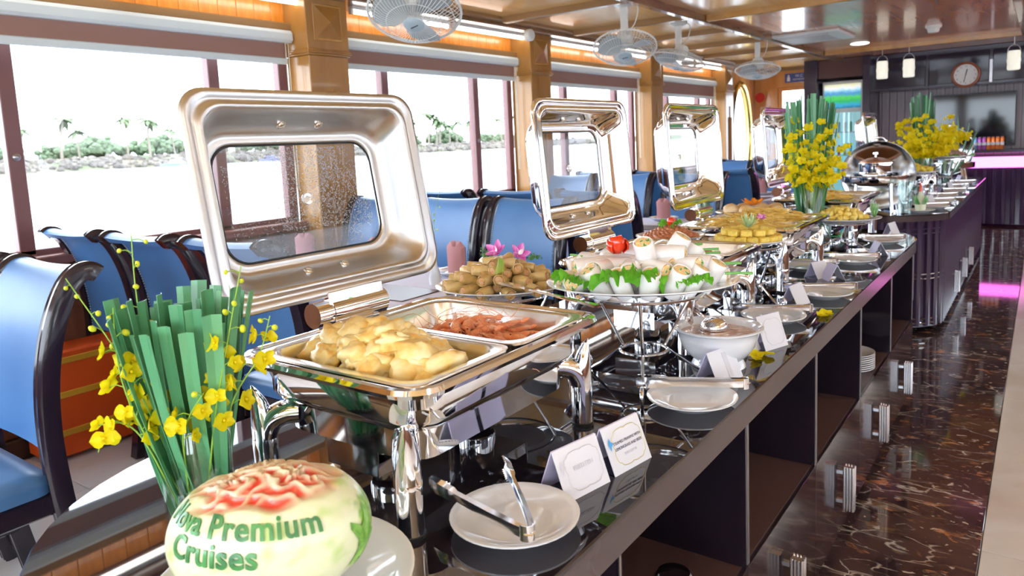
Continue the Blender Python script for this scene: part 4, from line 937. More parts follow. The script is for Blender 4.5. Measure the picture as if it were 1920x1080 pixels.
# ================================================================== FLOWER VASES
def strip_leaf(q, base, top, w0, w1, n=6, bend=0.0, fold=.35, point=False):
    base = Vector(base); top = Vector(top); d = (top-base); rad = Vector((d.x, d.y, 0))
    nrm = (V(cos(bend*9), sin(bend*9), 0)) if rad.length < 1e-4 else rad.normalized(); sd = d.cross(nrm).normalized(); nn = sd.cross(d).normalized()
    rings = []
    for i in range(n+1):
        t = i/n; p = base.lerp(top, t)+nn*(bend*sin(pi*t)); w_ = w0+(w1-w0)*t
        if point: w_ *= max(.05, 1-max(0,(t-.7)/.3)**1.5)
        f = nn*(w_*fold); th = nn*.0011
        rings.append([p-sd*w_+f, p, p+sd*w_+f, p+sd*w_+f-th, p-th, p-sd*w_+f-th])
    q.loft(rings); return q
fl_p = MB()   # one yellow dancing-lady flower, facing +z
for k, (L, W, a) in enumerate(((.013,.012,-.55),(.013,.012,.55),(.016,.022,-2.75+5.9),(.007,.005,1.9),(.007,.005,-1.9),(.007,.004,0))):
    pq = petal_shape(L, W, .25 if k != 2 else -.15, 5); pq.xf(Matrix.Rotation(a,4,'Z') @ Matrix.Rotation(-.15,4,'Y')); fl_p.add(pq.v, pq.f)
fl_p.ell((0,0,.002),(.0025,.0025,.002),6,4)
flower_me = fl_p.mesh('flower', yel, angle=80)
bud_me = MB().ell((0,0,0),(.004,.004,.0055),8,6).mesh('bud', M('lime_bud', (.66,.72,.03), .5))
def spray(parent, pts, nflow, seed, fs=1.0, r0=.0016, budfrac=.3, spread=.018):
    r = random.Random(seed); P = bez(pts, 8)
    st_ = MB().tube(P, [r0*(1-.55*i/len(P)) for i in range(len(P))], 6); m = len(P); ends = []
    for k in range(nflow):
        t = .30+.68*(k+.5)/nflow; i = min(m-2, int(t*(m-1))); p = P[i].lerp(P[i+1], t*(m-1)-i)
        a = k*2.4+r.random(); d = V(cos(a), sin(a), r.uniform(-.2,.5)).normalized()*spread*r.uniform(.6,1.3)
        st_.tube([p, p+d*.5+V(0,0,.003), p+d], .0007*fs, 4); ends.append((p+d, d, t))
    so = st_.build('flower_stem', stem_m, parent)
    for k, (e, d, t) in enumerate(ends):
        if t > 1-budfrac: place('bud', bud_me, so, TRS(e, (r.random(), r.random(), 0), fs*(1.1-.5*(t-1+budfrac)/budfrac)))
        else:
            dn = d.normalized(); rot = (Vector((dn.x, dn.y, .25)).to_track_quat('Z','Y')).to_euler(); place('flower', flower_me, so, TRS(e, rot, fs*r.uniform(.8,1.2)))
    return so
def vase_glass(parent, r, h):
    MB().lathe([(0,0),(r*.92,0),(r*.93,.004),(r,h),(r*.985,h+.0015),(r*.96,h),(r*.895,.016),(0,.014)], 40).build('glass_vase', glass_v, parent)
    MB().lathe([(0,.0145),(r*.89,.0155),(r*.935,h*.72),(0,h*.72+.0005)], 32).build('water', thin_glass('vase_water_%d' % int(r*1e4), (.86,.94,.92), .05), parent)
v1 = empty('flower_vase', (-.552,.580,.80), label='glass cylinder vase of cut pandan leaves and yellow orchids in the foreground', cat='vase')
vase_glass(v1, .054, .168); r9 = random.Random(33)
for k in range(38):
    a = k*2.39996; t = sqrt((k+.5)/38); sp_ = .105*t
    # bundle leans to the left/back as in a fan
    bx, by = .036*t*cos(a+.6), .036*t*sin(a+.6)
    q = MB(); strip_leaf(q, (bx,by,.017), (sp_*cos(a)-.012, sp_*sin(a)+.004, .348+r9.uniform(-.025,.03)), .008, r9.uniform(.0105,.0145), 7, r9.uniform(-.004,.012)); q.build('pandan_leaf', leaf, v1, angle=25)
right = V(.74,.67,0)   # across the view
def vp(u, w_, z): return tuple(right*u+V(-.67,.74,0)*w_+V(0,0,z))
spray(v1, [vp(-.01,-.02,.05), vp(-.045,-.035,.19), vp(-.085,-.03,.29), vp(-.155,-.01,.405)], 11, 1, 1.15)
spray(v1, [vp(-.01,-.03,.05), vp(-.055,-.05,.18), vp(-.075,-.055,.27), vp(-.085,-.03,.36)], 11, 2, 1.2, budfrac=.2)
spray(v1, [vp(.0,.02,.05), vp(-.06,.02,.2), vp(-.07,.02,.36), vp(-.068,.02,.465)], 9, 3, 1.2, budfrac=.55)
spray(v1, [vp(.02,-.03,.05), vp(.05,-.05,.19), vp(.075,-.05,.29), vp(.10,-.02,.41)], 13, 4, 1.15)
spray(v1, [vp(.02,-.02,.05), vp(.07,-.03,.2), vp(.115,-.03,.27), vp(.135,-.02,.33)], 10, 5, 1.2, budfrac=.15)
spray(v1, [vp(.0,-.04,.04), vp(.005,-.062,.16), vp(.02,-.068,.20), vp(.045,-.07,.235)], 8, 6, 1.25, budfrac=.1)
spray(v1, [vp(-.02,-.03,.04), vp(-.062,-.04,.165), vp(-.10,-.045,.19), vp(-.12,-.05,.15)], 7, 7, 1.25, budfrac=.05)

def tall_vase(loc, label, r, h, leaf_h, nleaf, fan, nsp, fsz, seed, droop=.2, ftop=.62):
    v = empty('flower_vase', loc, label=label, cat='vase'); vase_glass(v, r, h); rr = random.Random(seed)
    for k in range(nleaf):
        u = (k/(nleaf-1)-.5)*2; gap = .012 if abs(u) > .08 else 0
        q = MB(); strip_leaf(q, (*vp(u*r*.6, rr.uniform(-.5,.5)*r, 0)[:2], .015), vp(u*fan+gap*(1 if u > 0 else -1), rr.uniform(-.03,.03), leaf_h*(1-.06*abs(u))+rr.uniform(-.03,.02)), .009, .0125, 6, rr.uniform(-.004,.006), .3, point=(k % 3 == 0)); q.build('pandan_leaf', leaf, v, angle=25)
    for k in range(nsp):
        u = ((k+.5)/nsp-.5)*2; dpt = rr.uniform(-1,.4)
        top = leaf_h*(ftop-.30*rr.random())
        spray(v, [vp(u*.02, dpt*.02, h*.4), vp(u*.07, dpt*.06, h*1.05), vp(u*droop*.8, dpt*.09, top*.72), vp(u*droop*1.05, dpt*.1, top)], 17, seed*10+k, fsz, budfrac=.06, spread=.03)
    return v
tall_vase((-.385,3.62,.80), 'tall vase of green blades and bright yellow orchids mid buffet', .054, .30, .73, 34, .125, 12, 1.55, 3, .15, .90)
tall_vase((-.33,7.05,.80), 'far vase of green blades and spreading yellow orchids', .06, .30, .84, 22, .09, 13, 2.1, 5, .28, .82)
v4 = empty('flower_vase', (-.26,8.1,.80), label='farthest vase of yellow orchids and arching leaves', cat='vase'); vase_glass(v4, .06, .28)
for k in range(5): spray(v4, [vp(0,0,.1), vp((k-2)*.02,0,.3), vp((k-2)*.07,-.04,.42), vp((k-2)*.10,-.05,.55-.03*abs(k-2))], 14, 90+k, 2.6, budfrac=.06, spread=.03)
for k, (u, z) in enumerate(((.12,.66),(.24,.58),(.34,.56),(.30,.48))): q = MB(); strip_leaf(q, (0,0,.02), vp(u,0,z), .008, .012, 7, .05, .3, point=True); q.build('arching_leaf', leaf, v4, angle=25)
fallen = [( -.075,1.83,.0),( -.028,2.364,.5),(-.034,2.33,1.2),(-.072,1.80,2.0),(-.06,1.852,3.0)]
for k, (x, y, a) in enumerate(fallen): place('fallen_orchid', flower_me, None, TRS((x,y,.803),(.3,.2,a),1.5), label=['yellow orchid bloom lying beneath the tall card by the bowl','yellow orchid bloom near the worktop edge by the corn cakes','second yellow orchid bloom near the worktop edge','yellow orchid bloom beside the soup bowl foot','small yellow orchid bloom against the soup bowl card'][k], cat='flower')

# ================================================================== CARVED WATERMELON
WM = Vector((-.268,.512,.905)); wr_ = (.124,.094,.085); waz = radians(45)
wm = bpy.data.materials.new('carved_watermelon'); wm.use_nodes = True; nt = wm.node_tree; b = nt.nodes['Principled BSDF']; b.inputs['Roughness'].default_value = .28; b.inputs['Coat Weight'].default_value = .2
b.inputs['Subsurface Weight'].default_value = .12; b.inputs['Subsurface Radius'].default_value = (.01,.008,.005); b.inputs['Subsurface Scale'].default_value = .5
at = nt.nodes.new('ShaderNodeVertexColor'); at.layer_name = 'flesh'; nt.links.new(at.outputs[0], b.inputs['Base Color'])
q = MB(); NU, NV = 200, 110; cols = []
def carve(d):
    """depth of the carved top (0 = uncut, 1 = deepest) and flesh colour"""
    top = max(0.0, min(1.0, (d.z-.66+.12*mnoise.noise(d*3.1))/.14))
    best = 0
    for cx, cy, s in ((-.42,-.12,1.0),(.30,-.10,.95),(-.02,.38,.9)):
        x = d.x-cx; y = d.y-cy; rr = sqrt(x*x*.8+y*y)*s; a = atan2(y, x)
        ph = rr*30+1.7*sin(a*5+rr*9)+1.0*sin(a*9+cx*9)+.6*mnoise.noise(d*9); wv = (sin(ph)*.5+.5)**1.6
        best = max(best, wv*max(0, 1-rr*.95))
    return top, best
rings = []
for j in range(NV+1):
    th = min(max(pi*j/NV, .004), pi-.004); ring = []
    for i in range(NU):
        ph = 2*pi*i/NU; d = V(sin(th)*cos(ph), sin(th)*sin(ph), -cos(th)); top, w_ = carve(d)
        k = 1-top*(.02+.13*(1-w_))
        ring.append((d.x*wr_[0]*k, d.y*wr_[1]*k, d.z*wr_[2]*k))
        n1 = mnoise.noise(d*5+V(3,1,2)); n2 = mnoise.noise(d*11)
        base = Vector((.74,.78,.50)).lerp(Vector((.50,.66,.22)), max(0,min(1,(n1-.10)*1.6)))
        base = base.lerp(Vector((.80,.80,.62)), max(0,min(1,n2*.8)))
        rind = max(0, min(1, (d.x-.87+.05*n2)/.05)); base = base.lerp(Vector((.16,.40,.05)).lerp(Vector((.42,.66,.14)), max(0,min(1,.5+mnoise.noise(V(d.y*14,d.z*14,d.x*2))*1.2))), rind)
        red = top*max(0, min(1, (1-w_-.28)*2.0)); base = base.lerp(Vector((.80,.05,.03)), red*.95)
        base = base.lerp(Vector((.80,.55,.42)), top*(1-red)*.45)
        cols.append((*base, 1))
    rings.append(ring)
me = bpy.data.meshes.new('melon_flesh'); vs = [p for r in rings for p in r]; fs = []
for j in range(NV):
    for i in range(NU): a = j*NU+i; a2 = j*NU+(i+1) % NU; fs.append((a, a2, a2+NU, a+NU))
fs.append(tuple(range(NU))[::-1]); fs.append(tuple(NV*NU+i for i in range(NU)))
me.from_pydata(vs, [], fs); ca = me.color_attributes.new('flesh', 'FLOAT_COLOR', 'POINT')
ca.data.foreach_set('color', [c for v in cols for c in v]); me.materials.append(wm); me.polygons.foreach_set('use_smooth', [True]*len(me.polygons)); me.update()
mel = empty('carved_watermelon', WM, waz, label='carved watermelon with green lettering and red flesh on a white plate', cat='watermelon')
place('melon_flesh', me, mel)
# lettering wrapped on the side that faces the camera (local -y)
rind_m = M('green_rind_letters', (.05,.22,.07), .3, var=(40, [(.3,(.035,.16,.06)),(.7,(.10,.36,.10))], 3), coat=.3)
def wrap(me_, z0, x0, mat, name, lift=.0022):
    bm = bmesh.new(); bm.from_mesh(me_); bmesh.ops.triangulate(bm, faces=bm.faces)
    for _ in range(2): bmesh.ops.subdivide_edges(bm, edges=[e for e in bm.edges if e.calc_length() > .006], cuts=1)
    for v in bm.verts:
        X = v.co.x+x0; Z = v.co.y+z0-.075*v.co.x; fr_ = lift*(1 if v.co.z > 0 else -1)
        lon = X/wr_[0]; lat = Z/wr_[2]
        lat = max(-1.3, min(1.3, lat)); lon = max(-1.5, min(1.5, lon*1.02))
        d = V(sin(lon)*cos(lat*.75), -cos(lon)*cos(lat), sin(lat)); d.normalize()
        n_ = V(d.x/wr_[0], d.y/wr_[1], d.z/wr_[2]).normalized()
        v.co = V(d.x*wr_[0], d.y*wr_[1], d.z*wr_[2])+n_*(fr_)
    bm.to_mesh(me_); bm.free(); flat(me_, mat, mel, Matrix.Identity(4), name)
wrap(text_mesh('Nova Premium', .037, .002, space=1.06, bold=.0008), .047, -.040, rind_m, 'lettering')
wrap(text_mesh('Cruises', .037, .002, space=1.04, bold=.0008), .018, -.058, rind_m, 'lettering')
# leaf shaped rind left on the right end
lf = bpy.data.meshes.new('rind_leaf'); pts = []
for i in range(36):
    a = 2*pi*i/36; rr = .026+.010*cos(5*a)+.004*cos(10*a); pts.append((rr*cos(a), rr*1.25*sin(a), .001))
lf.from_pydata(pts+[(0,0,.0014)], [], [(i,(i+1) % 36,36) for i in range(36)])
wrap(lf, -.012, .150, M('light_green_rind', (.22,.50,.07), .35, var=(60, [(.35,(.12,.36,.04)),(.7,(.36,.62,.14))], 3)), 'rind_leaf', .0016)
mp_ = MB().lathe([(0,.004),(.09,.004),(.096,.0),(.102,.004),(.135,.014),(.158,.026),(.166,.030),(.1665,.033),(.163,.0335),(.14,.024),(.105,.010),(.09,.009),(0,.009)], 56).build('serving_plate', porcelain, label='large white plate under the carved watermelon', cat='plate'); mp_.location = (-.272,.528,.80)
c_ = MB(); 
for k in range(3): c_.loft([[(.012*cos(2*pi*i/8)*s_, .004*sin(2*pi*i/8)*s_, z+.0) for i in range(8)] for z, s_ in ((0,1),(.02,.8),(.035,.08))]).xf(Matrix.Rotation(.35*(k-1),4,'Y')) if k == 1 else None
c_.build('carrot_slice', MATS['carrot'], label='orange carrot sliver behind the watermelon', cat='garnish').location = (-.322,.632,.822)
# ================================================================== CHAIRS
def sweep_post(path, sec):
    rings = []
    for i, (y, z) in enumerate(path):
        a = path[max(i-1,0)]; b = path[min(i+1,len(path)-1)]; t = Vector((b[0]-a[0], b[1]-a[1])).normalized(); n_ = Vector((-t.y, t.x))
        if i and (n_.dot(pn) < 0): n_ = -n_
        pn = n_
        rings.append([(sx, y+n_.x*sn, z+n_.y*sn) for sx, sn in sec])
    return MB().loft(rings)
pp = [(.295,0),(.255,.22),(.232,.42),(.222,.60),(.232,.76),(.262,.90),(.305,1.005),(.345,1.052),(.378,1.060),(.398,1.046)]
PP = [(p.x, p.y) for p in bez([(y,z,0) for y, z in pp], 4)]
sec = [(-.026,-.026),(.026,-.026),(.026,.020),(.021,.026),(.0125,.020),(.0095,.020),(.005,.026),(-.005,.026),(-.0095,.020),(-.0125,.020),(-.021,.026),(-.026,.020)]
post_me = sweep_post(PP, sec).mesh('rear_post', darkwood, angle=50)
BP = [p for p in PP if .545 < p[1]]
def panel_mesh():
    rings = []; m = 9
    for i, (y, z) in enumerate(BP):
        a = BP[max(i-1,0)]; b = BP[min(i+1,len(BP)-1)]; t = Vector((b[0]-a[0], b[1]-a[1])).normalized(); n_ = Vector((-t.y, t.x))
        if n_.x > 0 and z < 1.0: n_ = -n_
        if z >= 1.0 and n_.y < 0: n_ = -n_
        row = []
        for s in range(m): u = s/(m-1)*2-1; row.append((u*.212, y+n_.x*(.016-.010*(1-u*u)), z+n_.y*(.016-.010*(1-u*u))))
        for s in range(m): u = 1-s/(m-1)*2; row.append((u*.212, y-n_.x*(.016-.004*(1-u*u)), z-n_.y*(.016)))
        rings.append(row)
    return MB().loft(rings).mesh('backrest', blue, angle=60)
back_me = panel_mesh()
nl = MB()
for s in (-1,1):
    L = 0; 
    for i in range(len(BP)-1):
        for t in (.0,.33,.66):
            y = BP[i][0]+(BP[i+1][0]-BP[i][0])*t; z = BP[i][1]+(BP[i+1][1]-BP[i][1])*t
            if z > 1.045: continue
            for sd in (-1,1): nl.ell((s*.204, y+sd*.0175, z), (.0036,.0036,.0036), 6, 3)
nail_me = nl.mesh('nail_trim', nail_m)
seat_q = MB().loft([[(p[0], p[1]-.02, z) for p in rrect(hx, hy, .05, 4)] for hx, hy, z in ((.225,.225,.425),(.242,.242,.432),(.246,.246,.462),(.238,.238,.482),(.20,.20,.496),(.1,.1,.502))])
seat_me = seat_q.mesh('seat', blue, angle=60)
rail_q = MB(); rail_q.box(-.235,.235,-.245,.215,.362,.428,.006); rail_me = rail_q.mesh('seat_rail', darkwood)
fleg_me = MB().loft([rrect(.022,.022,.004,1,0,0,0), rrect(.026,.026,.004,1,0,0,.365)]).mesh('front_leg', darkwood)
str_me = MB().box(-.012,.012,-.22,.26,.16,.195,.003).mesh('stretcher', darkwood); crs_me = MB().box(-.215,.215,-.01,.01,.165,.19,.003).mesh('cross_stretcher', darkwood)
ch0 = empty('dining_chair', (0,0,0), cat='chair', group='blue leather dining chairs')
for s in (-1,1):
    place('rear_post', post_me, ch0, (s*.238,0,0)); place('front_leg', fleg_me, ch0, (s*.212,-.215,0)); place('stretcher', str_me, ch0, (s*.222,0,0))
place('backrest', back_me, ch0); place('seat', seat_me, ch0); place('seat_rail', rail_me, ch0); place('cross_stretcher', crs_me, ch0, (0,.02,0)); place('nail_trim', nail_me, ch0)['kind'] = 'stuff'
CT = tree(ch0)
chairs = [(-2.03,.61,0,'large blue leather chair at the far left foreground beside the worktop'), (-2.66,.60,0,'blue leather chair cut off by the left picture edge'),
 (-3.12,1.88,pi,'blue leather chair nearest the window behind the foreground chair'), (-2.52,1.88,pi,'blue leather chair in the middle behind the orchid vase'), (-1.90,1.88,pi,'blue leather chair seen through the nearest lid window'),
 (-1.76,2.94,0,'blue leather chair facing us behind the fried spring rolls'), (-2.33,2.94,0,'blue leather chair facing us right of the nearest lid'), (-2.93,2.94,0,'blue leather chair facing us against the window, second table'),
 (-1.72,4.26,pi,'blue leather chair with its back turned behind the second lid'), (-2.33,4.26,pi,'blue leather chair with its back turned left of the second lid'), (-2.95,4.26,pi,'blue leather chair with its back turned by the second window'),
 (-1.80,5.38,0,'blue leather chair facing us behind the third lid'), (-2.42,5.38,0,'blue leather chair facing us left of the third lid'), (-3.0,5.38,0,'blue leather chair facing us at the third window'),
 (-1.74,6.60,pi,'blue leather chair with its back turned right of the third lid'), (-2.36,6.60,pi,'blue leather chair with its back turned behind the third lid'), (-2.96,6.60,pi,'blue leather chair with its back turned at the third window'),
 (-1.74,7.78,0,'blue leather chair facing us beyond the noodles'), (-2.36,7.78,0,'blue leather chair facing us before the round window'), (-1.74,9.0,pi,'blue leather chair near the far wooden wall'), (-2.36,9.0,pi,'farthest blue leather chair below the round window')]
for k, (x, y, a, lb) in enumerate(chairs):
    if k == 0: ch0.location = (x,y,0); ch0.rotation_euler = (0,0,a); ch0['label'] = lb
    else: copy_tree(CT, (x,y,0), a, label=lb)
# ================================================================== DINING TABLES
nap_q = MB(); 
for k in range(3):
    w_ = .048-.008*k; nap_q.loft([[(w_*cos(a), w_*.55*sin(a)+.004*k, z) for a in [2*pi*i/10 for i in range(10)]] if z < .08 else [(w_*f*cos(a), w_*.5*f*sin(a), z+.012*cos(a*2)) for a in [2*pi*i/10 for i in range(10)]] for z, f in ((0,1),(.07,1.12),(.10,1.05),(.122,.55),(.124,.1))])
nap_me = nap_q.mesh('folded_napkin', napkin_m, angle=30)
def cloth_mesh(hx, hy, drop, seed):
    r = random.Random(seed); n = 96; out = []; per = []
    base = rrect(hx, hy, .03, 3); P = []
    for i in range(len(base)):
        a = Vector(base[i]); b = Vector(base[(i+1) % len(base)]); m = max(1, int((b-a).length/.05))
        for k in range(m): P.append(a.lerp(b, k/m))
    rings = []
    for t in (0,.15,.5,1.0):
        ring = []
        for i, p in enumerate(P):
            nrm = Vector((p.x/hx**4*abs(p.x)**2, p.y/hy**4*abs(p.y)**2, 0)); nrm = nrm.normalized() if nrm.length > 0 else nrm
            ring.append(p+nrm*(.012*t+.014*t*sin(i*1.25+seed))+V(0,0,-drop*t))
        rings.append(ring)
    return MB().loft([[V(p[0]*.985,p[1]*.985,.002) for p in P]]+rings, True, False).mesh('tablecloth', cloth, angle=50)
for k, yc in enumerate((2.41, 4.82, 7.19)):
    nm = ['nearest','second','third'][k]
    t = empty('dining_table', (-2.43, yc, 0), label='%s dining table by the windows under a pale cloth' % nm, cat='table', group='dining tables by the windows')
    MB().box(-.90,.90,-.40,.40,.72,.748,.004).build('table_top', darkwood, t)
    for sx in (-.82,.82):
        for sy in (-.33,.33): MB().box(sx-.03,sx+.03,sy-.03,sy+.03,0,.72,.004).build('leg', darkwood, t)
    o = place('tablecloth', cloth_mesh(.91,.41,.26,k), None, (-2.43, yc, .752), label='lavender white cloth draped over the %s dining table' % nm, cat='tablecloth', group='tablecloths')
    MB().box(-.2,.2,-.12,.12,0,.004,.001).build('menu_folder', M('brown_menu', (.10,.05,.04), .4) if k == 0 else MATS['brown_menu'], label='dark brown menu folder on the %s dining table' % nm, cat='menu').location = (-1.80, yc-.20, .7545)
    spots = [(-1.80,.27),(-2.35,.27),(-2.95,.27),(-2.2,-.27)]
    for j, (x, dy) in enumerate(spots):
        place('dinner_plate', plate_me, None, TRS((x, yc+dy, .7545),(0,0,0),1.15), label='white dinner plate under the pink napkin %s on the %s table' % (['at the aisle end','at its middle','near the window','on its near side'][j], nm), cat='plate', group='dinner plates on the dining tables')
        place('folded_napkin', nap_me, None, TRS((x, yc+dy, .764),(0,0,.3*j),1.15), label='dusty pink folded napkin %s of the %s table' % (['at the aisle end','at the middle','near the window','on the near side'][j], nm), cat='napkin', group='folded napkins')
    bv = empty('bud_vase', (-1.72-.3*k, yc+.02, .7545), label='tiny vase with a thin green sprig on the %s dining table' % nm, cat='vase')
    MB().lathe([(0,0),(.025,0),(.03,.03),(.014,.09),(.012,.14),(.016,.15),(.011,.15),(.008,.09),(0,.02)], 16).build('vase_body', porcelain, bv)
    spray(bv, [(0,0,.1),(.01,0,.25),(.03,.01,.38),(.08,.02,.50)], 8, 200+k, .9, budfrac=.8); q = MB(); strip_leaf(q, (0,0,.1), (-.09,-.05,.58), .003, .008, 6, .02, .3, True); q.build('blade_leaf', leaf, bv)
# orange chest by the wall
oc_ = empty('orange_chest', (-3.24,1.66,.0), label='bright orange chest with yellow bands behind the chairs by the wall', cat='chest')
MB().box(-.10,.10,-.36,.36,.02,.52,.01).build('chest_body', M('orange_paint', (.80,.10,.01), .4), oc_)
for z in (.12,.30,.46): MB().box(-.105,.105,-.365,.365,z,z+.03,.003).build('yellow_band', M('yellow_band_paint', (.75,.38,.03), .4) if z < .2 else MATS['yellow_band_paint'], oc_)
# ================================================================== CEILING FANS
def fan_meshes():
    R_ = .235; q = MB()
    for k in range(60):
        a = 2*pi*k/60; pts = []
        for r, z in ((.05,-.075),(.10,-.073),(.16,-.06),(.21,-.03),(R_,0)): pts.append((r*cos(a+.5*(r-.05)), r*sin(a+.5*(r-.05)), z))
        q.tube(pts, .0016, 4, caps=False)
    for k in range(36):
        a = 2*pi*k/36; q.tube([(r*cos(a), r*sin(a), z) for r, z in ((R_,.0),(.19,.045),(.12,.065),(.06,.07))], .0015, 4, caps=False)
    for r, z, t in ((R_,0,.0065),(.14,-.066,.002),(.20,-.037,.002),(.15,.058,.002)): q.tube([(r*cos(2*pi*i/48), r*sin(2*pi*i/48), z) for i in range(48)], t, 6, closed=True)
    cage = q.mesh('cage', white_pl)
    hub = MB().lathe([(0,-.086),(.035,-.085),(.052,-.079),(.054,-.073),(0,-.072)], 28).mesh('hub_badge', M('pale_blue_grey_plastic', (.50,.60,.62), .4))
    motor = MB().lathe([(0,.02),(.05,.02),(.062,.035),(.062,.10),(.05,.125),(.02,.135),(0,.135)], 24).mesh('motor', white_pl)
    bl = MB(); 
    for k in range(3):
        a0 = 2*pi*k/3; rings = []
        for r, w_, tw in ((.03,.03,.5),(.08,.07,.45),(.14,.09,.38),(.19,.08,.3),(.212,.03,.25)):
            rings.append([Matrix.Rotation(a0,3,'Z') @ V(r, s*w_, -.02+s*w_*tw+e) for s, e in ((-1,0),(0,.006),(1,0),(1,.002),(0,.008),(-1,.002))])
        bl.loft(rings)
    blade = bl.mesh('blades', M('grey_fan_blade', (.45,.50,.50), .3))
    base = MB().lathe([(0,0),(.075,0),(.08,-.008),(.075,-.03),(.045,-.045),(.0,-.047)], 28).mesh('ceiling_base', white_pl)
    return cage, hub, motor, blade, base
FM = fan_meshes()
for k, (x, y, rx, ry, lb) in enumerate(((-2.09,2.80,-.42,-.30,'white caged ceiling fan cut off at the top, nearest'), (-2.07,5.06,-.40,-.20,'second white caged ceiling fan above the second lid'), (-2.17,6.30,-.20,.22,'third white caged ceiling fan tilted to the right'), (-2.05,8.15,-.22,-.04,'farthest white caged ceiling fan'))):
    zc = 2.395
    f = empty('ceiling_fan', (x, y, zc), label=lb, cat='fan', group='ceiling fans'); cage, hub, motor, blade, base = FM
    place('ceiling_base', base, f)
    MB().box(-.028,.028,-.014,.014,-.24,-.03,.006).build('yoke', white_pl, f)
    MB().tube(bez([(.03,.03,-.01),(.09,.05,-.05),(.07,.03,-.17),(.02,.02,-.22)], 4), .004, 6).build('power_cord', white_pl, f)
    Mh = TRS((0,0,-.34),(rx,ry,0)); hd = place('motor', motor, f, Mh)
    place('cage', cage, hd); place('hub_badge', hub, hd); place('blades', blade, hd)
    MB().tube([(-.022,0,-.0875),(.022,0.006,-.0875)], .0025, 5).build('badge_mark', MATS['dark_plum_lacquer'], hd)
# air conditioner cassette, downlight, detectors, lanterns
ac = empty('air_conditioner', (-1.62,8.52,2.395), label='white ceiling cassette air conditioner beyond the fans', cat='air conditioner')
MB().box(-.40,.40,-.42,.42,-.03,.0,.008).build('panel', white_pl, ac); MB().box(-.25,.25,-.25,.25,-.036,-.03,.002).build('grille', M('grille_grey', (.6,.6,.57), .5), ac)
for s in (-1,1): MB().box(-.28,.28,s*.34-.03,s*.34+.03,-.035,-.03).build('vane', MATS['grille_grey'], ac)
dl = empty('downlight', (-1.35,9.85,2.395), label='round white downlight near the end beam', cat='lamp'); MB().lathe([(0,-.012),(.08,-.012),(.10,-.006),(.105,0),(0,0)], 28).build('diffuser', M('downlight_glow', (1,1,1), .4, emit=(1,.95,.85), es=3), dl)
sd_ = empty('smoke_detector', (-.47,8.90,2.395), label='white ceiling detector near the clock', cat='detector'); MB().lathe([(0,-.07),(.045,-.07),(.055,-.055),(.06,-.03),(.075,-.02),(.078,0),(0,0)], 24).build('housing', white_pl, sd_)
sp_ = empty('wall_speaker', (-3.06,5.25,2.335), label='white rounded device under the beam by the second pillar', cat='speaker'); MB().loft([[(x, .05*cos(a)*s, -.05+.05*sin(a)*s) for a in [2*pi*i/20 for i in range(20)]] for x, s in ((-.02,1),(.02,1),(.03,.8))]).build('housing', white_pl, sp_)
for k, (x, z) in enumerate(((-1.198,2.105),(-.898,2.10),(.183,2.085))):
    o = empty('hanging_lantern', (x,10.45,z), label=['leftmost white lantern hanging before the bar','middle white lantern hanging left of the clock','white lantern hanging at the right picture edge'][k], cat='lantern', group='hanging lanterns')
    MB().lathe([(0,-.12),(.055,-.12),(.065,-.11),(.065,.08),(.055,.10),(0,.10)], 24).build('shade', M('lantern_shade', (.80,.82,.70), .4, emit=(1,.98,.85), es=.35) if k == 0 else MATS['lantern_shade'], o)
    MB().tube([(.062*cos(pi*i/10), 0, .09+.08*sin(pi*i/10)) for i in range(11)], .004, 5).build('wire_handle', edge_m, o)
    MB().tube([(0,0,.17),(0,0,2.345-z)], .004, 5).build('hook', edge_m, o)
    MB().box(-.07,.07,-.012,.012,-.03,.01,.003).build('clip', white_pl, o)
# ================================================================== FAR END
ck = empty('wall_clock', (-.38,11.655,2.02), label='round white wall clock with brown rim on the dark fascia', cat='clock')
Fy = Matrix.Rotation(pi/2,4,'X')
MB().lathe([(.135,-.02),(.165,-.02),(.172,.0),(.165,.03),(.145,.035),(.138,.02)], 40, c0=False, c1=False).xf(Fy).build('rim', M('brown_clock_rim', (.35,.10,.05), .35), ck)
MB().lathe([(0,-.015),(.14,-.015),(.14,.012),(0,.012)], 40).xf(Fy).build('dial', M('clock_dial', (.85,.86,.84), .5), ck)
tkm = M('clock_ink', (.05,.05,.06), .5)
for k in range(12):
    a = 2*pi*k/12; flat(text_mesh(str(12 if k == 0 else k), .028, .0003), tkm, ck, Matrix.Translation((.112*sin(a), -.0135, .112*cos(a))) @ Fy, 'numeral')
for L, a, w_ in ((.075,radians(12),.006),(.10,radians(192),.004)): MB().box(-w_,w_,-.018,-.0155,-.01,L).xf(Matrix.Rotation(a,4,'Y')).build('hand', tkm, ck)
tv = empty('television', (-.32,12.28,1.40), label='large black flat television on the slatted end wall', cat='television')
MB().box(-.50,.50,-.05,.01,-.36,.39,.008).build('bezel', M('tv_bezel', (.08,.08,.10), .3), tv); MB().box(-.485,.485,-.053,-.05,-.345,.375).build('screen', M('tv_screen', (.008,.008,.014), .06), tv)
sh = empty('wall_shelf', (-.2,12.1,.985), label='dark shelf below the television holding drink cans', cat='shelf'); MB().box(-.8,1.2,-.16,.16,-.02,.02,.003).build('board', MATS['dark_plum_lacquer'], sh)
q = MB(); q.box(-.6,-.55,.0,.15,-.15,-.02); q.box(.9,.95,.0,.15,-.15,-.02); q.build('bracket', MATS['dark_plum_lacquer'], sh)
cc = [(.25,.45,.75),(.25,.45,.75),(.55,.15,.55),(.55,.15,.55),(.9,.25,.05),(.9,.25,.05),(.9,.25,.05),(.9,.25,.05)]
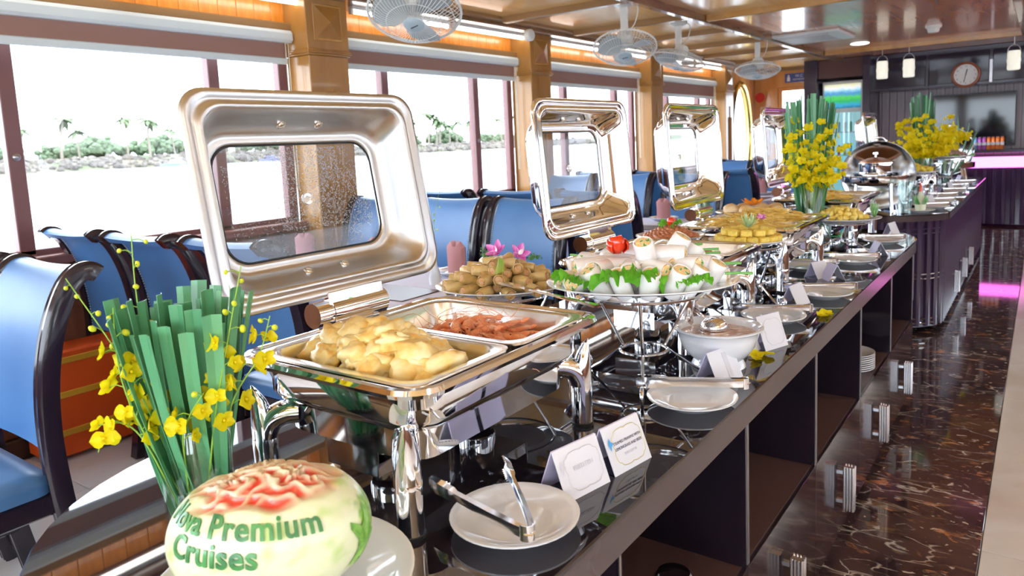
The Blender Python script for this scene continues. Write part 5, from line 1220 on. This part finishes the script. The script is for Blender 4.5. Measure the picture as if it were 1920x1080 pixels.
for k, c in enumerate(cc):
    o = empty('drink_can', (-.325+.052*k,12.0,1.005), label='%s drink can in the row below the television' % ['pale blue','pale blue','purple','purple','orange','orange','orange','orange'][k], cat='can', group='drink cans on the shelf')
    MB().lathe([(0,0),(.020,0),(.024,.008),(.024,.155),(.020,.168),(0,.168)], 16).build('can_body', M('can_paint_%d' % k, c, .25, .4), o); MB().lathe([(.0242,.06),(.0244,.06),(.0244,.10),(.0242,.10)], 16, c0=False, c1=False).build('print_band', M('can_band', (.75,.75,.8), .3) if k == 0 else MATS['can_band'], o); MB().lathe([(0,.168),(.019,.168),(.020,.174),(0,.171)], 16).build('can_top', edge_m, o)
fg = empty('drinks_fridge', (-1.93,12.0,0), label='white drinks fridge with green landscape header panel', cat='fridge')
MB().box(-.28,.28,-.28,.28,.02,2.08,.01).build('body', white_pl, fg); gd = MB().box(-.25,.25,-.30,-.285,.15,1.62,.005).build('glass_door', thin_glass('fridge_glass', (.8,.95,.97), .2), fg)
MB().box(-.25,.25,-.284,-.281,.15,1.62).build('lit_interior', M('fridge_interior', (.55,.72,.75), .5, emit=(.6,.9,.95), es=.25), fg)
hdm = bpy.data.materials.new('landscape_print'); hdm.use_nodes = True; nt = hdm.node_tree; b = nt.nodes['Principled BSDF']
tc = nt.nodes.new('ShaderNodeTexCoord'); sx = nt.nodes.new('ShaderNodeSeparateXYZ'); nz = nt.nodes.new('ShaderNodeTexNoise'); nz.inputs['Scale'].default_value = 7
ad = nt.nodes.new('ShaderNodeMath'); ad.operation = 'MULTIPLY_ADD'; ad.inputs[1].default_value = .25; cr = nt.nodes.new('ShaderNodeValToRGB')
for p_, c_ in ((.25,(.04,.35,.60,1)),(.42,(.03,.45,.12,1)),(.60,(.10,.60,.12,1)),(.72,(.08,.32,.62,1)),(.86,(.30,.62,.80,1)),(1.0,(.80,.80,.55,1))):
    e = cr.color_ramp.elements.new(p_); e.color = c_
nt.links.new(tc.outputs['Generated'], sx.inputs[0]); nt.links.new(tc.outputs['Generated'], nz.inputs[0]); nt.links.new(nz.outputs['Fac'], ad.inputs[0]); nt.links.new(sx.outputs['Z'], ad.inputs[2]); nt.links.new(ad.outputs[0], cr.inputs[0]); nt.links.new(cr.outputs[0], b.inputs['Base Color'])
b.inputs['Emission Strength'].default_value = .5; nt.links.new(cr.outputs[0], b.inputs['Emission Color'])
MB().box(-.25,.25,-.292,-.281,1.68,2.03,.003).build('header_panel', hdm, fg)
for k in range(4):
    MB().box(-.24,.24,-.2845,-.2825,.30+.34*k,.315+.34*k).build('shelf_line', edge_m, fg)
    for j in range(6): MB().lathe([(0,0),(.03,0),(.03,.13),(.012,.18),(.012,.21),(0,.21)], 10).build('bottle', M('fridge_drink_%d%d' % (k,j), [(.7,.1,.08),(.8,.5,.05),(.1,.4,.6),(.75,.75,.7),(.1,.45,.2),(.5,.1,.4)][(j+k*2) % 6], .3), fg).location = (-.2+.08*j,-.262,.315+.34*k)
sg = empty('restroom_sign', (-2.74,12.285,2.225), label='small blue restroom sign above the glazed door', cat='sign')
MB().box(-.17,.17,-.012,.0,-.07,.07,.003).build('plate', M('sign_blue', (.06,.10,.38), .4), sg); wi = M('sign_white', (.85,.85,.88), .5)
flat(text_mesh('W.C', .06, .0005), wi, sg, Matrix.Translation((.05,-.0135,.025)) @ Fy); flat(text_mesh('RESTROOM', .036, .0005), wi, sg, Matrix.Translation((.05,-.0135,-.03)) @ Fy)
q = MB(); q.lathe([(0,0),(.014,0),(.014,.002),(0,.002)], 14, c=(-.11,.035,.012)); q.loft([[(-.13,.018,z),(-.09,.018,z),(-.085,-.05,z),(-.135,-.05,z)] for z in (.012,.014)]); q.xf(Fy).build('figure_symbol', wi, sg)
for k, (x, y, z, lb) in enumerate(((-3.33,12.17,1.95,'upper red alarm bell in the wooden corner'),(-3.33,12.17,1.12,'lower red alarm disc in the wooden corner'))):
    o = empty('alarm_bell', (x+.03,y+.1,z), label=lb, cat='alarm'); MB().lathe([(0,-.03),(.05,-.028),(.075,-.01),(.08,.02),(0,.02)], 24).xf(Fy).build('bell', M('alarm_red', (.75,.04,.03), .3) if k == 0 else MATS['alarm_red'], o)
o = empty('notice_board', (-3.20,12.28,1.35), label='pale notice sheets hanging on the wooden corner wall', cat='notice'); MB().box(-.10,.05,-.012,0,-.35,.45,.003).build('sheet', M('pale_pink_paper', (.75,.62,.58), .7), o); MB().box(.06,.15,-.02,-.008,-.15,.35,.003).build('hanging_folder', M('pale_blue_folder', (.62,.72,.76), .5), o)
MB().box(-.07,.0,-.014,-.012,-.02,.04).build('red_print', MATS['alarm_red'], o)
# round soup chafer on the fluted counter
rc = empty('round_chafing_dish', (-.43,5.56,.80), label='round chafing dish with upright mirror disc lid and soup pot', cat='chafing dish')
dm = M('smoked_mirror_steel', (.42,.42,.42), .12, 1)
lidq = MB().lathe([(.0,-.055),(.10,-.05),(.19,-.03),(.232,0),(.242,.0),(.242,.008),(.234,.008),(.192,-.022),(.10,-.042),(0,-.047)], 48, c0=False, c1=False)
lidq.xf(TRS((.0,.06,.243),(pi/2+.0,0,.12),(.98,.98,.6))); lidq.build('disc_lid', dm, rc)
MB().lathe([(.16,.195),(.20,.198),(.205,.205),(.205,.243),(.20,.248),(.165,.248),(.155,.235),(.155,.2)], 48, c0=True, c1=False).build('water_ring', chrome, rc)
MB().lathe([(0,.17),(.12,.17),(.15,.18),(.16,.196),(.15,.2),(0,.19)], 40).build('pan_bottom', chrome, rc)
pt = MB().lathe([(0,.14),(.10,.14),(.105,.15),(.105,.235),(.112,.24),(.112,.245),(0,.245)], 32).build('soup_pot', chrome, rc); pt.location = (0,-.03,.09)
MB().lathe([(0,.245),(.10,.245),(.098,.255),(.05,.275),(.012,.282),(0,.283)], 32).build('pot_lid', M('copper_brown_lid', (.35,.15,.07), .3, .6), pt); MB().lathe([(.006,.28),(.006,.295),(.018,.302),(.018,.315),(0,.318)], 14).build('knob', chrome, pt)
for k in range(4):
    a = pi/4+pi/2*k; MB().tube([(.15*cos(a),.15*sin(a),.2),(.155*cos(a),.155*sin(a),.1),(.17*cos(a),.17*sin(a),.0)], .011, 10).build('leg', chrome, rc)
MB().tube(bez([(-.05,.06,.475),(-.03,.06,.50),(.03,.06,.50),(.05,.06,.475)],4), .007, 6).build('lid_handle', chrome, rc)
# second round pot on the far counter
rc2 = empty('round_chafing_dish', (-.28,8.55,.80), label='farthest round chafing dish with upright disc lid', cat='chafing dish')
l2 = MB().lathe([(.0,-.055),(.10,-.05),(.19,-.03),(.232,0),(.242,.0),(.242,.008),(.234,.008),(.192,-.022),(.10,-.042),(0,-.047)], 40, c0=False, c1=False); l2.xf(TRS((0,.18,.30),(pi/2,0,-.4))); l2.build('disc_lid', dm, rc2)
MB().lathe([(0,.13),(.19,.135),(.235,.14),(.24,.19),(.20,.195),(.18,.14),(0,.14)], 40).build('water_ring', chrome, rc2); MB().lathe([(0,.19),(.13,.19),(.13,.30),(0,.30)], 28).build('soup_pot', chrome, rc2); MB().lathe([(0,.30),(.12,.30),(.05,.33),(0,.335)], 28).build('pot_lid', MATS['copper_brown_lid'], rc2)
for k in range(4):
    a = pi/4+pi/2*k; MB().tube([(.19*cos(a),.19*sin(a),.14),(.215*cos(a),.215*sin(a),.0)], .013, 8).build('leg', chrome, rc2)
MB().tube(bez([(-.05,.22,.53),(-.02,.21,.555),(.03,.19,.555),(.06,.18,.53)],4), .007, 6).build('lid_handle', chrome, rc2)
# red pot lids behind
hp_ = empty('clay_hotpot', (-.66,7.42,.80), label='reddish brown covered pot behind the round disc lid', cat='pot')
MB().lathe([(0,0),(.10,0),(.16,.06),(.19,.22),(.185,.26),(0,.26)], 32).build('pot_body', M('red_clay', (.30,.09,.06), .35), hp_); MB().lathe([(0,.26),(.20,.26),(.20,.30),(.15,.36),(.05,.40),(0,.405)], 32).build('pot_lid', MATS['red_clay'], hp_); MB().tube(bez([(-.06,0,.41),(-.03,0,.44),(.03,0,.44),(.06,0,.41)],4), .01, 8).build('lid_handle', chrome, hp_)
# carved vegetable flower on a plate, with drinking glass
sauc(-.15,5.50,.9,'white plate with carved vegetable flower at the fluted counter end')
o = empty('carved_vegetable_flower', (-.15,5.50,.815), label='green leaves and red tipped carved flower on the fluted counter end', cat='garnish')
for k in range(9): place('leaf', cf, o, TRS((0,0,0),(0,-.5-.4*(k % 2),2*pi*k/9),(1.7,1.9,1.7)))
MB().lathe([(0,0),(.03,.0),(.035,.04),(.02,.09),(.006,.14),(0,.15)], 12).build('white_bud', M('pale_radish', (.72,.75,.55), .5), o); MB().lathe([(.012,.11),(.009,.14),(.002,.19),(0,.192)], 8).build('red_tip', tom_m, o)
gl = empty('tall_glass', (-.225,5.38,.80), label='tall clear drinking glass at the rounded end of the fluted counter', cat='glass'); MB().lathe([(0,0),(.035,0),(.037,.01),(.045,.22),(.043,.22),(.034,.012),(0,.012)], 28).build('glass_body', glass_v, gl)
# platters on the far counter
for k, (x, y, h, ax, col, lb) in enumerate(((-.30,6.35,.20,.17,(.88,.68,.08),'yellow pineapple slices'),(-.22,7.75,.26,.24,(.50,.34,.28),'pale cold meat salad'),(-.55,6.75+.8,.16,.13,(.80,.22,.05),'orange prawn crackers'))):
    stand(x, y, h, ax*.7, 'wire stand holding the %s on the fluted counter' % lb, .4+k, rf=ax*.85); platter(x, y, .80+h+.003, ax, ax*.8, .5, 'oval platter of %s on the fluted counter' % lb)
    mm = M('far_food_%d' % k, col, .45, var=(30, [(.35,tuple(c*.75 for c in col)),(.7,tuple(min(1,c*1.15) for c in col))], 2)); fme = [lump(s,(.03,.022,.012),.25,10,7).mesh('food_piece', mm, angle=80) for s in (1,2)]
    for j in range(26):
        t = sqrt((j+.5)/26); a = j*2.4; place('food_piece', fme[j % 2], None, TRS((x+ax*.7*t*cos(a), y+ax*.55*t*sin(a), .80+h+.028+.04*(1-t*t)), (r8.random(),r8.random(),r8.random()*6)), label='%s piece on the fluted counter platter' % lb, cat='food', group='%s on the far platter' % lb)
    if k != 0:
        for j in range(5): place('lettuce_leaf', lms[j % 3], None, TRS((x+ax*.72*cos(j*1.26), y+ax*.58*sin(j*1.26), .80+h+.024), (0,.1,j*1.26), .7), label='lettuce leaf edging the %s platter' % lb, cat='lettuce', group='lettuce edging %s' % lb)
for k, (y, x) in enumerate(((5.75,-.10),(6.15,-.10),(6.6,-.12),(7.1,-.10),(7.6,-.12),(8.1,-.10))):
    w2 = ['first','second','third','fourth','fifth','sixth'][k]
    sauc(x, y, 1.0, '%s white plate along the fluted counter edge' % w2); tongs((x+.09,y+.04,.836), atan2(-.08,-.23), .22, 5, '%s steel tongs along the fluted counter edge' % w2); card((x-.05,y+.2,.80), radians(-15+20*(k % 3)), '%s tent sign card along the fluted counter' % w2, L=.10, H=.075)
